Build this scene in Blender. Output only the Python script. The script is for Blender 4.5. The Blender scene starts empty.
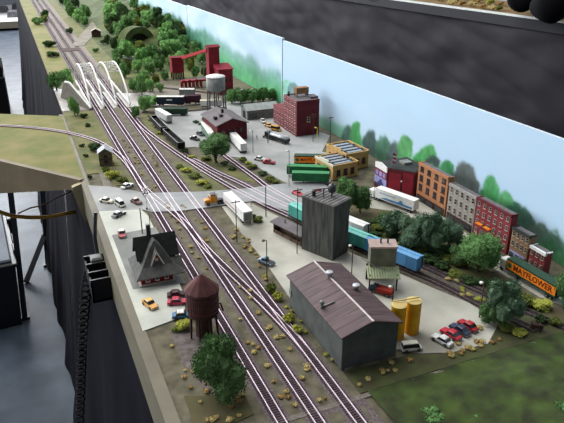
import bpy, math, random
import numpy as np
from mathutils import Vector, Matrix, noise
R = random.Random(7)
sc = bpy.context.scene
COL = sc.collection
PI = math.pi
# ------------------------------------------------------------------ camera survey of the room
F = 610.0; CX, CY = 282.0, 211.5; VPX, VPY = -4.0, -61.0
PITCH = math.atan((CY-VPY)/F); YAW = math.atan((CX-VPX)/math.hypot(F, CY-VPY))
FW = Vector((math.sin(YAW)*math.cos(PITCH), math.cos(YAW)*math.cos(PITCH), -math.sin(PITCH)))
RT = Vector((math.cos(YAW), -math.sin(YAW), 0)); UP = RT.cross(FW)
TOP = 1.02                                   # height of the layout surface above the floor
CAM = Vector((-0.1016, 0, TOP+0.48607))
def ray(x, y): return FW*F + RT*(x-CX) - UP*(y-CY)
def g(x, y, z=0.0):
    r = ray(x, y); return CAM + r*((CAM.z-TOP-z)/-r.z)
def onX(x, y, X):
    r = ray(x, y); return CAM + r*((X-CAM.x)/r.x)
def onY(x, y, Y):
    r = ray(x, y); return CAM + r*(Y/r.y)
def proj(w):
    d = w-CAM; return CX+F*d.dot(RT)/d.dot(FW), CY-F*d.dot(UP)/d.dot(FW)
def zt(p, py):
    lo, hi = -1.2, 1.2
    for _ in range(40):
        m = (lo+hi)/2
        if proj(Vector((p.x, p.y, TOP+m)))[1] > py: lo = m
        else: hi = m
    return lo
def pxm(p): return (p-CAM).dot(FW)/F          # metres per pixel at p

# ------------------------------------------------------------------ materials
def lin(c):
    return tuple(((v/255)/12.92 if v/255 <= .04045 else ((v/255+.055)/1.055)**2.4) for v in c)
MATS = {}
def mat(name, c, c2=None, scale=150, rough=.8, metal=0, bump=0, spec=.3, detail=4, stretch=None, em=0, lo=.35, hi=.65):
    if name in MATS: return MATS[name]
    m = bpy.data.materials.new(name); m.use_nodes = True
    nt = m.node_tree; b = nt.nodes['Principled BSDF']
    b.inputs['Roughness'].default_value = rough; b.inputs['Metallic'].default_value = metal
    b.inputs['Specular IOR Level'].default_value = spec
    tc = nt.nodes.new('ShaderNodeTexCoord'); mp = nt.nodes.new('ShaderNodeMapping')
    nt.links.new(tc.outputs['Object'], mp.inputs['Vector'])
    if stretch: mp.inputs['Scale'].default_value = stretch
    nz = nt.nodes.new('ShaderNodeTexNoise'); nz.inputs['Scale'].default_value = scale; nz.inputs['Detail'].default_value = detail
    nt.links.new(mp.outputs['Vector'], nz.inputs['Vector'])
    if c2 is None: c2 = tuple(v*.86 for v in c)
    cr = nt.nodes.new('ShaderNodeValToRGB')
    cr.color_ramp.elements[0].color = (*lin(c), 1); cr.color_ramp.elements[1].color = (*lin(c2), 1)
    cr.color_ramp.elements[0].position = lo; cr.color_ramp.elements[1].position = hi
    nt.links.new(nz.outputs['Fac'], cr.inputs['Fac']); nt.links.new(cr.outputs['Color'], b.inputs['Base Color'])
    if bump:
        bp = nt.nodes.new('ShaderNodeBump'); bp.inputs['Strength'].default_value = bump; bp.inputs['Distance'].default_value = .002
        nt.links.new(nz.outputs['Fac'], bp.inputs['Height']); nt.links.new(bp.outputs['Normal'], b.inputs['Normal'])
    if em:
        b.inputs['Emission Color'].default_value = (*lin(c), 1); b.inputs['Emission Strength'].default_value = em
    m.diffuse_color = (*lin(c), 1)
    MATS[name] = m; return m
def brick(name, c, c2, mortar, w=.003, h=.0012):
    if name in MATS: return MATS[name]
    m = mat(name, c, c2); nt = m.node_tree; b = nt.nodes['Principled BSDF']
    tc = nt.nodes['Texture Coordinate']
    # project on the wall: x+y along, z up
    sx = nt.nodes.new('ShaderNodeSeparateXYZ'); nt.links.new(tc.outputs['Object'], sx.inputs[0])
    ad = nt.nodes.new('ShaderNodeMath'); nt.links.new(sx.outputs[0], ad.inputs[0]); nt.links.new(sx.outputs[1], ad.inputs[1])
    cb = nt.nodes.new('ShaderNodeCombineXYZ'); nt.links.new(ad.outputs[0], cb.inputs[0]); nt.links.new(sx.outputs[2], cb.inputs[1])
    bt = nt.nodes.new('ShaderNodeTexBrick'); bt.inputs['Scale'].default_value = 1
    bt.inputs['Brick Width'].default_value = w; bt.inputs['Row Height'].default_value = h; bt.inputs['Mortar Size'].default_value = .00018
    bt.inputs['Color1'].default_value = (*lin(c), 1); bt.inputs['Color2'].default_value = (*lin(c2), 1); bt.inputs['Mortar'].default_value = (*lin(mortar), 1)
    nt.links.new(cb.outputs[0], bt.inputs['Vector']); nt.links.new(bt.outputs['Color'], b.inputs['Base Color'])
    return m
def wave(name, c, c2, period, axis='X', rough=.6):
    if name in MATS: return MATS[name]
    m = mat(name, c, c2, rough=rough); nt = m.node_tree; b = nt.nodes['Principled BSDF']
    wv = nt.nodes.new('ShaderNodeTexWave'); wv.bands_direction = axis; wv.inputs['Scale'].default_value = 0.314/period
    wv.inputs['Distortion'].default_value = .4
    nt.links.new(nt.nodes['Texture Coordinate'].outputs['Object'], wv.inputs['Vector'])
    bp = nt.nodes.new('ShaderNodeBump'); bp.inputs['Strength'].default_value = .7; bp.inputs['Distance'].default_value = .0008
    nt.links.new(wv.outputs['Fac'], bp.inputs['Height']); nt.links.new(bp.outputs['Normal'], b.inputs['Normal'])
    return m

# ------------------------------------------------------------------ mesh builder
class MB:
    def __init__(s): s.v = []; s.f = []; s.mi = []; s.cur = 0; s.M = Matrix()
    def m(s, i): s.cur = i; return s
    def add(s, vs, fs):
        o = len(s.v); s.v += [tuple(s.M @ Vector(v)) for v in vs]
        s.f += [tuple(i+o for i in f) for f in fs]; s.mi += [s.cur]*len(fs); return s
    def box(s, x0, x1, y0, y1, z0, z1, b=0):
        if b:   # chamfered along the top edges
            vs = [(x0,y0,z0),(x1,y0,z0),(x1,y1,z0),(x0,y1,z0),(x0,y0,z1-b),(x1,y0,z1-b),(x1,y1,z1-b),(x0,y1,z1-b),(x0+b,y0+b,z1),(x1-b,y0+b,z1),(x1-b,y1-b,z1),(x0+b,y1-b,z1)]
            fs = [(3,2,1,0),(8,9,10,11)]
            for k in range(4):
                n = (k+1) % 4; fs += [(k,n,n+4,k+4),(k+4,n+4,n+8,k+8)]
            return s.add(vs, fs)
        vs = [(x0,y0,z0),(x1,y0,z0),(x1,y1,z0),(x0,y1,z0),(x0,y0,z1),(x1,y0,z1),(x1,y1,z1),(x0,y1,z1)]
        return s.add(vs, [(3,2,1,0),(4,5,6,7),(0,1,5,4),(1,2,6,5),(2,3,7,6),(3,0,4,7)])
    def prism(s, poly, a, b, ax='y'):   # poly in the two remaining axes, extruded along ax
        def put(p, t): return {'x': (t,p[0],p[1]), 'y': (p[0],t,p[1]), 'z': (p[0],p[1],t)}[ax]
        n = len(poly)
        vs = [put(p, a) for p in poly]+[put(p, b) for p in poly]
        fs = [tuple(range(n)), tuple(range(2*n-1, n-1, -1))]+[(i, i+n, (i+1) % n+n, (i+1) % n) for i in range(n)]
        return s.add(vs, fs)
    def rings(s, rs, cap=True):
        n = len(rs[0]); vs = [p for r in rs for p in r]; fs = []
        for k in range(len(rs)-1):
            for i in range(n):
                j = (i+1) % n; fs.append((k*n+i, k*n+j, (k+1)*n+j, (k+1)*n+i))
        if cap: fs += [tuple(range(n-1, -1, -1)), tuple(range((len(rs)-1)*n, len(rs)*n))]
        return s.add(vs, fs)
    def cyl(s, p0, p1, r0, r1=None, n=10):
        p0, p1 = Vector(p0), Vector(p1); r1 = r0 if r1 is None else r1
        d = (p1-p0).normalized(); a = d.orthogonal().normalized(); b = d.cross(a)
        return s.rings([[tuple(p+(a*math.cos(2*PI*i/n)+b*math.sin(2*PI*i/n))*r) for i in range(n)] for p, r in ((p0, r0), (p1, r1))])
    def lathe(s, prof, n=16, c=(0,0,0)):
        return s.rings([[(c[0]+r*math.cos(2*PI*i/n), c[1]+r*math.sin(2*PI*i/n), c[2]+z) for i in range(n)] for r, z in prof])
    def bar(s, p0, p1, w, h=None):
        return s.cyl(p0, p1, w*.7071, w*.7071, 4)
    def tube(s, pts, r, n=6):
        pts = [Vector(p) for p in pts]; rs = []; a = None
        for i, p in enumerate(pts):
            d = (pts[min(i+1, len(pts)-1)]-pts[max(i-1, 0)]).normalized()
            a = d.orthogonal() if a is None else a-d*a.dot(d); a.normalize(); b = d.cross(a)
            rr = r[i] if isinstance(r, (list, tuple)) else r
            rs.append([tuple(p+(a*math.cos(2*PI*k/n)+b*math.sin(2*PI*k/n))*rr) for k in range(n)])
        return s.rings(rs)
    def leaf(s, p, sz, rnd):
        u = Vector((rnd.gauss(0,1), rnd.gauss(0,1), rnd.gauss(0,1))).normalized(); w = u.orthogonal().normalized()*sz; u = u*sz
        p = Vector(p); return s.add([tuple(p-u), tuple(p+w*.6), tuple(p+u), tuple(p-w*.6)], [(0,1,2,3)])
    def blob(s, c, r, amp=.2, fr=2.0, seed=0, nu=10, nv=7, flat=1):
        rs = []
        for j in range(nv+1):
            t = PI*(j/nv); t = min(max(t, .06), PI-.06); ring = []
            for i in range(nu):
                d = Vector((math.sin(t)*math.cos(2*PI*i/nu), math.sin(t)*math.sin(2*PI*i/nu), -math.cos(t)))
                k = r*(1+amp*noise.noise(d*fr+Vector((seed*3.7, seed, 0))))
                ring.append((c[0]+d.x*k, c[1]+d.y*k, c[2]+d.z*k*flat))
            rs.append(ring)
        return s.rings(rs)
    def mesh(s, name, mats, smooth=False):
        me = bpy.data.meshes.new(name); me.from_pydata(s.v, [], s.f)
        for m in (mats if isinstance(mats, (list, tuple)) else [mats]): me.materials.append(m)
        me.polygons.foreach_set('material_index', s.mi)
        if smooth: me.polygons.foreach_set('use_smooth', [True]*len(me.polygons))
        me.update(); return me
    def build(s, name, mats, parent=None, smooth=False, label=None):
        return link(name, s.mesh(name, mats, smooth), parent, label)
def link(name, me, parent=None, label=None, loc=None):
    o = bpy.data.objects.new(name, me); COL.objects.link(o)
    if parent: o.parent = parent
    if label: o['label'] = label
    if loc is not None: o.location = loc
    return o
def tag(o, label, cat, group=None):
    o['label'] = label; o['category'] = cat
    if group: o['group'] = group
    return o
def thing(name, label, cat, loc, rz=0, group=None):
    o = link(name, None); o.location = loc; o.rotation_euler = (0, 0, rz); o.empty_display_size = .02
    return tag(o, label, cat, group)
def struct(o): o['kind'] = 'structure'; return o
def dup(root, loc, rz, label, group=None):
    r = root.copy(); COL.objects.link(r); r.location = loc; r.rotation_euler = (0, 0, rz); r['label'] = label
    if group: r['group'] = group
    for ch in list(root.children):
        c = ch.copy(); COL.objects.link(c); c.parent = r
        for q in ch.children:
            d = q.copy(); COL.objects.link(d); d.parent = c
    return r
def head(p1, p2):
    a, b = g(*p1), g(*p2); return (a+b)/2, math.atan2(b.y-a.y, b.x-a.x)
def letters(txt, size, m, parent, loc, rot, name='lettering', squash=1):
    cu = bpy.data.curves.new('t', 'FONT'); cu.body = txt; cu.size = size; cu.extrude = .0002; cu.offset = size*.022; cu.align_x = 'CENTER'; cu.align_y = 'CENTER'; cu.resolution_u = 2
    t = bpy.data.objects.new('t', cu); COL.objects.link(t)
    me = bpy.data.meshes.new_from_object(t.evaluated_get(bpy.context.evaluated_depsgraph_get()))
    bpy.data.objects.remove(t); me.name = name; me.materials.clear(); me.materials.append(m)
    o = link(name, me, parent); o.location = loc; o.rotation_euler = rot; o.scale = (squash, 1, 1); return o

# ------------------------------------------------------------------ palette
M = dict(
 floor=mat('hall_floor', (72,82,94), (50,58,68), scale=6, rough=.42, spec=.16, detail=10),
 dirt=mat('ballast_dirt', (108,102,84), (80,76,60), scale=55, rough=.95, bump=.6, detail=8),
 bal=mat('ballast', (112,100,100), (80,72,74), scale=420, rough=.95, bump=.6),
 grass=mat('turf', (66,84,36), (46,52,30), scale=34, rough=.95, bump=.9, detail=12),
 turf2=mat('olive_turf', (124,116,72), (98,104,52), scale=16, rough=.95, bump=.4, detail=9),
 scrub=mat('scrub_ground', (110,106,66), (84,90,50), scale=30, rough=.95, bump=.6, detail=9),
 conc=mat('concrete', (194,196,184), (176,178,168), scale=22, rough=.85, detail=8),
 lot=mat('gravel_lot', (190,188,176), (140,138,126), scale=9, rough=.9, detail=9),
 lot2=mat('pale_lot', (160,162,160), (138,140,138), scale=16, rough=.85, detail=8),
 road=mat('asphalt_road', (154,156,156), (136,138,138), scale=30, rough=.85, detail=8),
 dirtroad=mat('dirt_road', (124,118,106), (104,98,86), scale=25, rough=.9),
 river=mat('pale_riverbed', (160,154,148), (136,132,126), scale=20, rough=.5),
 rail=mat('rail_steel_sheen', (246,228,238), (230,210,222), rough=.6, metal=.3, spec=.5),  # window reflection on the rail tops is put into this pale colour
 raildull=mat('weathered_rail', (122,112,106), (98,90,84), rough=.6, metal=.3),
 tie=mat('dark_ties', (78,62,68), (58,46,52), scale=300, rough=.9),
 wood=mat('pale_wood', (112,106,88), (98,92,76), scale=18, rough=.7, stretch=(1,1,6)),
 drape=mat('black_drape', (21,21,29), (16,16,22), scale=9, rough=.95, spec=.06),
 drape2=mat('charcoal_cloth', (37,35,42), (30,28,35), scale=6, rough=.8, spec=.3),
 black=mat('black_plastic', (22,22,24), rough=.4, spec=.5),
 blackm=mat('black_metal', (46,49,55), rough=.5, spec=.5),
 white=mat('white_paint', (228,228,224), (214,214,210), rough=.6),
 bank=mat('bank_scrub', (70,76,42), (92,82,58), scale=26, rough=.95, bump=.6, detail=9),
 farbal=mat('far_ballast', (132,122,112), (108,100,92), scale=60, rough=.95, bump=.4),
 offw=mat('cream_paint', (214,208,186), (200,194,172), rough=.7),
 tire=mat('tyre_rubber', (26,26,28), rough=.8),
 glass=mat('dark_glass', (30,36,44), (40,46,54), rough=.12, spec=.6),
 grey=mat('shed_grey', (92,97,94), (78,83,81), scale=60, rough=.85),
 roofbr=mat('rust_brown_roof', (94,74,74), (64,49,52), scale=60, rough=.6, stretch=(.4,2.2,1), detail=6, lo=.3, hi=.7),
 elev=mat('weathered_charcoal', (84,85,80), (54,56,52), scale=90, rough=.85, stretch=(2,2,.25), detail=6),
 elevroof=mat('grey_batten_roof', (128,126,124), (104,104,104), scale=60, rough=.7),
 redb=brick('red_brick', (112,42,48), (98,34,40), (150,100,100)),
 redwall=mat('oxblood_wall', (98,34,40), (84,28,34), scale=60, rough=.85),
 minered=mat('barn_red', (142,32,46), (120,24,38), scale=60, rough=.7),
 orangeb=brick('orange_brick', (166,104,64), (148,90,54), (180,136,100)),
 greyb=brick('grey_brick', (146,140,136), (124,120,118), (160,156,150)),
 redrow=brick('crimson_brick', (124,30,42), (106,25,36), (140,70,72)),
 brownb=brick('brown_brick', (132,96,66), (116,82,56), (140,120,100)),
 tan=mat('tan_stucco', (196,160,104), (176,142,90), scale=60, rough=.85),
 slate=mat('slate_roof', (92,92,88), (72,74,72), scale=120, rough=.75, bump=.3),
 slated=mat('dark_slate_roof', (46,50,48), (36,40,38), scale=120, rough=.8, bump=.3),
 greyroof=mat('grey_tar_roof', (108,102,104), (88,84,86), scale=40, rough=.85),
 tankwood=wave('rust_red_planks', (78,42,38), (52,30,28), .0022, 'X'),
 tankroof=mat('rust_red_roof', (98,58,56), (76,44,44), scale=80, rough=.8),
 brown=mat('dark_brown_wood', (66,44,38), (52,36,32), scale=120, rough=.9),
 yellow=mat('yellow_tank_paint', (228,172,28), (206,144,18), scale=60, rough=.5),
 tantop=mat('tan_lid', (206,184,120), (190,168,104), rough=.7),
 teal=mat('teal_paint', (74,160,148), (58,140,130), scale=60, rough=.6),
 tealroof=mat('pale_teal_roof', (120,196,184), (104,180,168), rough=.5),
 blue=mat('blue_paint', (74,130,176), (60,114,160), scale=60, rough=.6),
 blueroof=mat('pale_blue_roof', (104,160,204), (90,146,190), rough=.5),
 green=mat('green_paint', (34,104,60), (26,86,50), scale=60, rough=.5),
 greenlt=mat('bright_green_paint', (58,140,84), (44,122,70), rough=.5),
 navy=mat('navy_paint', (26,44,62), (20,36,52), rough=.5),
 dkgreen=mat('dark_green_paint', (36,70,48), (28,56,40), rough=.6),
 maroon=mat('maroon_paint', (70,28,50), (56,22,40), rough=.5),
 silver=mat('silver_tank', (190,194,196), (170,174,176), rough=.4, metal=.3),
 orange=mat('orange_paint', (242,140,28), (232,124,20), rough=.5),
 dorange=mat('brown_red_letters', (110,28,14), rough=.6),
 steel=mat('grey_steel', (128,132,128), (108,112,108), scale=70, rough=.6),
 steeltop=mat('white_tank_top', (224,226,222), rough=.6),
 dkbrown=mat('coal_black', (34,30,32), (22,20,22), scale=300, rough=.8),
 mill=mat('sage_grey_metal', (112,116,98), (94,98,84), scale=60, rough=.8),
 millroof=wave('pale_green_tin', (166,176,140), (144,156,120), .004, 'X'),
 pinkish=mat('faded_pink_cap', (176,156,148), (160,142,134), rough=.8),
 pole=mat('brown_pole', (84,56,52), (66,44,42), rough=.9),
 lamp=mat('lamp_head', (240,238,225), rough=.4),
 ylamp=mat('yellow_lamp_head', (240,214,90), rough=.4),
 trunk=mat('bark', (78,62,48), (60,48,38), rough=.95),
 hill=mat('hillside_moss', (82,92,50), (56,68,38), scale=24, rough=.95, bump=.7, detail=9),
 hole=mat('near_black', (40,38,36), (28,26,26), rough=.95),
 stone=mat('weathered_stone', (120,116,106), (96,92,84), scale=120, rough=.9),
 beige=mat('beige_board', (170,160,138), (156,146,126), rough=.8),
 lav=mat('lavender_mural', (150,150,196), (120,120,170), scale=120, rough=.8),
 fblue=mat('flag_blue', (60,70,120), rough=.8), fred=mat('flag_red', (190,60,60), rough=.8),
 ora=mat('cable_amber', (196,152,60), (170,124,40), rough=.6),
 skin=mat('skin', (196,160,136), rough=.6), cloth=mat('black_clothing', (14,14,17), (10,10,13), rough=.95, spec=.1),
)
def paint(c): return mat('car_paint_%d_%d_%d' % c, c, rough=.3, spec=.6)
def leafm(n, c, c2): return mat(n, c, c2, scale=160, rough=.9, spec=.1, lo=.3, hi=.7)
LF = dict(dark=leafm('leaf_dark', (58,86,50), (104,136,86)), mid=leafm('leaf_mid', (64,102,54), (114,152,94)),
          bright=leafm('leaf_bright', (86,134,70), (146,186,118)), blue=leafm('leaf_bluegreen', (60,86,66), (112,136,108)),
          moss=leafm('leaf_moss', (72,84,38), (108,116,56)), yel=leafm('leaf_yellow', (128,136,52), (176,176,84)),
          straw=leafm('leaf_straw', (160,142,88), (194,178,124)), deep=leafm('leaf_deep', (40,60,36), (66,88,52)), rust=leafm('leaf_rust', (136,108,66), (176,146,92)))  # straw, darkest leaf green, and rust

# ------------------------------------------------------------------ the hall
def grid(name, m, x0, x1, y0, y1, nx, ny, fn, parent=None, smooth=True):
    b = MB(); vs = [fn(x0+(x1-x0)*i/nx, y0+(y1-y0)*j/ny) for j in range(ny+1) for i in range(nx+1)]
    b.add(vs, [(j*(nx+1)+i, j*(nx+1)+i+1, (j+1)*(nx+1)+i+1, (j+1)*(nx+1)+i) for j in range(ny) for i in range(nx)])
    return b.build(name, m, parent, smooth)
struct(MB().box(-8, 12, -3, 22, -.05, 0).build('floor', M['floor']))

# ------------------------------------------------------------------ layout boards, fascia and drapes
Y0, Y1, BX = .36, 6.9, .66
struct(MB().box(0, BX+.03, Y0, Y1, TOP-.03, TOP).build('layout_ground', M['dirt']))
def slab(name, pts, z, m, th=.0012, raw=False):
    P = [p if raw else tuple(g(*p))[:2] for p in pts]
    b = MB(); b.prism(P, TOP+z-th, TOP+z, 'z')
    o = b.build(name, m); 
    bm_fix(o); return struct(o)
def bm_fix(o):
    import bmesh
    bm = bmesh.new(); bm.from_mesh(o.data); bmesh.ops.recalc_face_normals(bm, faces=bm.faces)
    bmesh.ops.triangulate(bm, faces=[f for f in bm.faces if len(f.verts) > 4]); bm.to_mesh(o.data); bm.free()
# fascia board of the near module
o = MB().box(-.016, 0, .30, 1.315, TOP-.074, TOP+.001).build('trim_front', M['wood']); struct(o)
# grass module in front
def gz(x, y):
    k = max(0, min(1, (.478-y)/.05)); k = k*k*(3-2*k)
    z = .0016+k*(.006*noise.noise(Vector((x*9, y*9, 0)))+.004+.012*max(0, (x-.2))*k)
    return (x, y, TOP+z+.0015*noise.noise(Vector((x*80, y*80, 3))))
struct(grid('meadow_left', M['bal'], 0, .205, .20, .476, 40, 50, lambda x, y: (x, y, TOP+.0006+.001*noise.noise(Vector((x*60, y*60, 0))))))
struct(grid('meadow_right', M['grass'], .214, .64, .20, .482, 90, 70, gz))
struct(MB().box(0, BX+.03, .2, Y0-.001, TOP-.03, TOP).build('layout_ground_front', M['dirt']))
slab('verge_front', [(.205,.483),(.52,.483),(.50,.535),(.44,.545),(.34,.505),(.300,.522),(.205,.524)], .0010, mat('dark_verge', (74,80,46), (62,58,42), scale=40, rough=.95, bump=.7, detail=10), raw=True)
slab('gravel_patch', [(.030,.690),(.070,.672),(.082,.60),(.078,.52),(.055,.50),(.040,.56),(.028,.62)], .0009, mat('purple_grey_gravel', (116,106,106), (84,78,70), scale=120, rough=.95, bump=.6, detail=9), raw=True)
slab('moss_patch', [(.012,.50),(.05,.495),(.078,.50),(.080,.535),(.05,.545),(.014,.56)], .0011, M['bank'], raw=True)
slab('seam_strip', [(0,.474),(.66,.474),(.66,.481),(0,.481)], .0012, mat('seam_gravel', (120,112,104), (96,90,84), scale=300), raw=True)
# ballast beds
slab('main_ballast', [(.088,.2),(.198,.2),(.198,2.3),(.088,2.3)], .0006, M['dirt'], raw=True)
slab('far_scrub', [(.2,2.3),(BX,2.3),(BX,6.8),(.2,6.8)], .0003, M['scrub'], raw=True)
slab('far_ballast', [(.087,2.3),(.212,2.3),(.225,6.8),(.087,6.8)], .0006, M['farbal'], raw=True)
for k, x in enumerate((.1016, .1397, .181)):
    slab('track_ballast', [(x-.012,.2),(x+.012,.2),(x+.012,6.8),(x-.012,6.8)], .0009, M['bal'], raw=True)
# lots and roads
slab('station_lot', [(99,212),(143,332),(184,317),(186,300),(170,262),(148,216),(141,210)], .0016, M['conc'])
slab('station_platform', [(112,236),(156,228),(173,262),(186,284),(133,290)], .0019, mat('platform_paving', (132,134,130), (116,118,114), scale=30, rough=.85), th=.001)
slab('parking_apron', [(88,186),(99,212),(141,210),(150,212),(146,194),(128,190),(108,187)], .0017, M['lot2'])
slab('road_crossing', [(144,194),(205,192.5),(252,189),(270,186),(292,184),(320,182),(345,200),(342,214),(300,205),(288,212),(254,202),(225,206),(180,212),(151,213)], .0026, M['road'], th=.002)
slab('station_path', [(97,166),(104,166),(112,187),(104,188)], .001, M['dirtroad'])
slab('industrial_lot', [(222,207),(250,203),(285,220),(330,245),(372,262),(420,283),(468,303),(500,322),(488,344),(452,353),(420,354),(398,350),(345,370),(300,313),(265,262),(240,232)], .0011, M['lot'])
slab('town_lot', [(158,108),(190,112),(240,100),(285,118),(330,136),(322,152),(352,160),(330,182),(300,186),(285,183),(262,170),(240,158),(218,156),(196,147),(186,148),(160,122)], .0012, M['lot2'])
slab('town_street', [(366,198),(392,190),(424,204),(470,236),(510,262),(564,300),(564,306),(540,298),(505,276),(470,254),(430,226),(396,212),(368,208)], .0012, M['lot'])
slab('yard_ballast', [(132,117),(150,130),(200,158),(240,178),(300,207),(345,226),(413,257),(480,286),(570,325),(570,338),(536,336),(480,310),(430,286),(400,272),(340,243),(290,219),(240,196),(195,170),(150,138)], .0007, mat('yard_cinders', (96,88,78), (72,66,58), scale=160, bump=.5))
slab('street_bank', [(318,192),(368,206),(396,213),(430,229),(470,258),(505,282),(545,304),(568,318),(568,326),(480,287),(413,256),(370,238),(330,221),(322,214)], .0010, M['bank'])
slab('verge', [(190,156),(215,158),(262,184),(240,180),(196,160)], .001, M['scrub'])
slab('bankside', [(5,0),(21,-4),(53,95),(76,95),(36,0)], .001, M['turf2']) if 0 else None
slab('far_turf', [(.002,2.42),(.086,2.42),(.086,6.8),(.002,6.8)], .0013, M['turf2'], raw=True)
slab('near_turf', [(.002,1.36),(.088,1.36),(.088,1.93),(.002,1.93)], .0012, M['scrub'], raw=True)
slab('river_bed', [(.001,1.965),(BX,1.86),(BX,2.02),(.22,2.13),(.001,2.30)], .0009, M['river'], raw=True)
slab('country_road', [(72,46),(84,46),(95,34),(108,20),(114,10),(110,0),(94,0),(98,10),(92,22),(78,38)], .0020, M['dirtroad'])
slab('green_patch', [(174,162),(188,162),(205,174),(228,190),(214,192),(192,192),(182,178)], .0010, mat('grassy_scrub', (104,108,62), (92,88,66), scale=45, rough=.95, bump=.5, detail=9))
slab('hut_green', [(104,160),(118,160),(128,172),(136,184),(116,186),(108,176)], .0014, MATS['grassy_scrub'])
slab('siding_green', [(146,112),(154,116),(172,142),(190,156),(178,154),(152,134),(140,118)], .0010, MATS['grassy_scrub'])
slab('mine_yard', [(150,82),(240,96),(232,108),(155,100)], .0010, M['dirtroad'])
slab('plank_crossing', [(61,49),(79,48),(80,51),(62,52)], .0032, M['brown'], th=.0015)
# extension module on the left
ext = [(-.008,1.336),(-.45,1.905),(-.45,2.17),(-.005,1.908)]
slab('side_module_ground', ext, .0002, M['turf2'], th=.012, raw=True)
b = MB(); d = (Vector((-.45,1.905,0))-Vector((-.008,1.336,0))); n = Vector((-.79,-.61,0))*.012
pts = []
for t, h in ((0, .02), (1, .19)):
    p = Vector((-.008,1.336,0))+d*t
    pts.append([(p.x,p.y,TOP+.0012),(p.x,p.y,TOP-h),(p.x+n.x,p.y+n.y,TOP-h),(p.x+n.x,p.y+n.y,TOP+.0012)])
b.rings(pts); struct(b.build('trim_side', mat('tan_board', (120,108,84), (104,92,72), scale=14, rough=.7)))
b = MB(); b.prism([(-.013,TOP-.003),(-.013,TOP-.105),(-.019,TOP-.105),(-.036,TOP-.02),(-.036,TOP-.010)], 1.318, 1.332, 'y')
struct(b.build('trim_end', mat('light_ply', (178,168,138), (158,148,118), scale=20, rough=.7)))
b = MB(); b.box(-.012, .0, 1.316, 1.93, TOP-.07, TOP-.0005); struct(b.build('trim_back', M['wood']))
# black front skirt
def skirt(u, v):          # u = along Y, v = 0 at the top .. 1 at the floor
    h = (TOP-.06)*(1-v)
    if u > 1.93: h = (TOP+.001)*(1-v)
    w = .012+.10*v**1.3+(.001+.008*v)*math.sin(u*11+2*math.sin(u*4.3))+.003*v*math.sin(u*41+v*3)*(1 if u > 1.9 else .5)+.022*v*noise.noise(Vector((u*6, v*2, 0)))
    return (-(.004+w) if v > 0 else -.003, u, max(h, .002))
tag(grid('front_skirt', M['drape'], .15, 1.93, 0, 1, 220, 24, skirt), 'long black cloth skirt hanging from the pale front board of the layout', 'drape')
tag(grid('front_skirt', M['drape'], 1.935, 6.9, 0, 1, 400, 24, skirt), 'black cloth skirt under the far grassy edge, left of the white bridges', 'drape')

# ------------------------------------------------------------------ painted backdrop
def fbm(x, y, s=0): return noise.fractal(Vector((x, y, s)), 1.0, 2.0, 4)
trees = [  # px centre x, y, half width, half height, colour
 (348,140,7,15,(70,104,92)),(356,138,6,16,(70,150,86)),(370,146,8,16,(66,92,88)),(383,150,9,14,(74,120,96)),(395,158,8,17,(78,96,96)),(405,150,8,15,(88,160,98)),
 (420,160,8,9,(70,160,88)),(428,155,9,10,(80,160,92)),(433,163,8,8,(56,76,72)),(447,168,7,9,(62,140,84)),(464,184,12,23,(92,104,100)),(470,190,9,20,(92,104,100)),
 (482,200,6,11,(70,140,96)),(491,193,9,18,(74,156,92)),(505,205,9,14,(92,168,108)),(516,218,13,16,(58,108,84)),(526,228,9,18,(62,100,84)),(538,240,14,18,(84,110,98)),
 (552,250,14,20,(84,122,104)),(545,262,20,24,(70,130,88)),(560,268,14,16,(90,160,110)),(335,150,6,8,(86,140,104)),(286,88,6,9,(150,210,190)),(293,92,6,10,(120,160,160)),(415,172,30,10,(80,150,100))]
def colour_at(Y, Z, px, py):
    n = fbm(Y*5, Z*9)
    sky = np.array((188,218,239))*(1-.02*n)+np.array((14,8,4))*max(0, n)
    if Y > 1.785:
        c = np.array((196,222,240))+np.array((26,18,10))*fbm(Y*4, Z*12, 5)
        c = c*.9+sky*.1
        r = .095+.035*fbm(Y*2.3, 0, 2)+.02*fbm(Y*9, 0, 9)
        if 2.2 < Y: r += min(.03, (Y-2.2)*.06)
        e = 1/(1+math.exp((Z-r)/.006))
        hillc = np.array((132,178,172))*(1-.1*fbm(Y*30, Z*60, 1))
        near = 1/(1+math.exp((Z-r*.62)/.012))
        gr = np.array((92,176,120)) + np.array((30,30,20))*fbm(Y*16, Z*22, 4)
        hillc = hillc*(1-near)+gr*near
        if Y > 2.35:
            t = min(1, (Y-2.35)/.4); hillc = hillc*(1-t)+np.array((70,130,104))*(1+.3*fbm(Y*22, Z*40, 7))*t
        c = c*(1-e)+hillc*e
    else:
        c = sky
        r = .028+.016*fbm(Y*4, 0, 3)
        e = 1/(1+math.exp((Z-r)/.004))*min(1, max(0, (1.75-Y)/.03))
        c = c*(1-e)+np.array((120,176,150))*e
        for tx, ty, hw, hh, tc in trees:
            dx, dy = (px-tx)/hw, (py-ty)/hh
            rr = dx*dx+dy*dy*(1 if dy < 0 else .35)
            if rr < 2.2:
                edge = 1+.55*fbm(px*.11, py*.11, tx)
                a = 1/(1+math.exp((rr-edge*.9)/.09))
                tcv = np.array(tc)*(1+.18*fbm(px*.3, py*.12, tx+3))
                c = c*(1-a)+tcv*a
    return np.clip(c*np.array((.955,.955,.965)), 0, 255)
mb = bpy.data.materials.new('painted_backdrop'); mb.use_nodes = True
bs = mb.node_tree.nodes['Principled BSDF']; bs.inputs['Roughness'].default_value = .55; bs.inputs['Specular IOR Level'].default_value = .3
at = mb.node_tree.nodes.new('ShaderNodeVertexColor'); at.layer_name = 'paint'
mb.node_tree.links.new(at.outputs['Color'], bs.inputs['Base Color'])
MATS['painted_backdrop'] = mb
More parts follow.
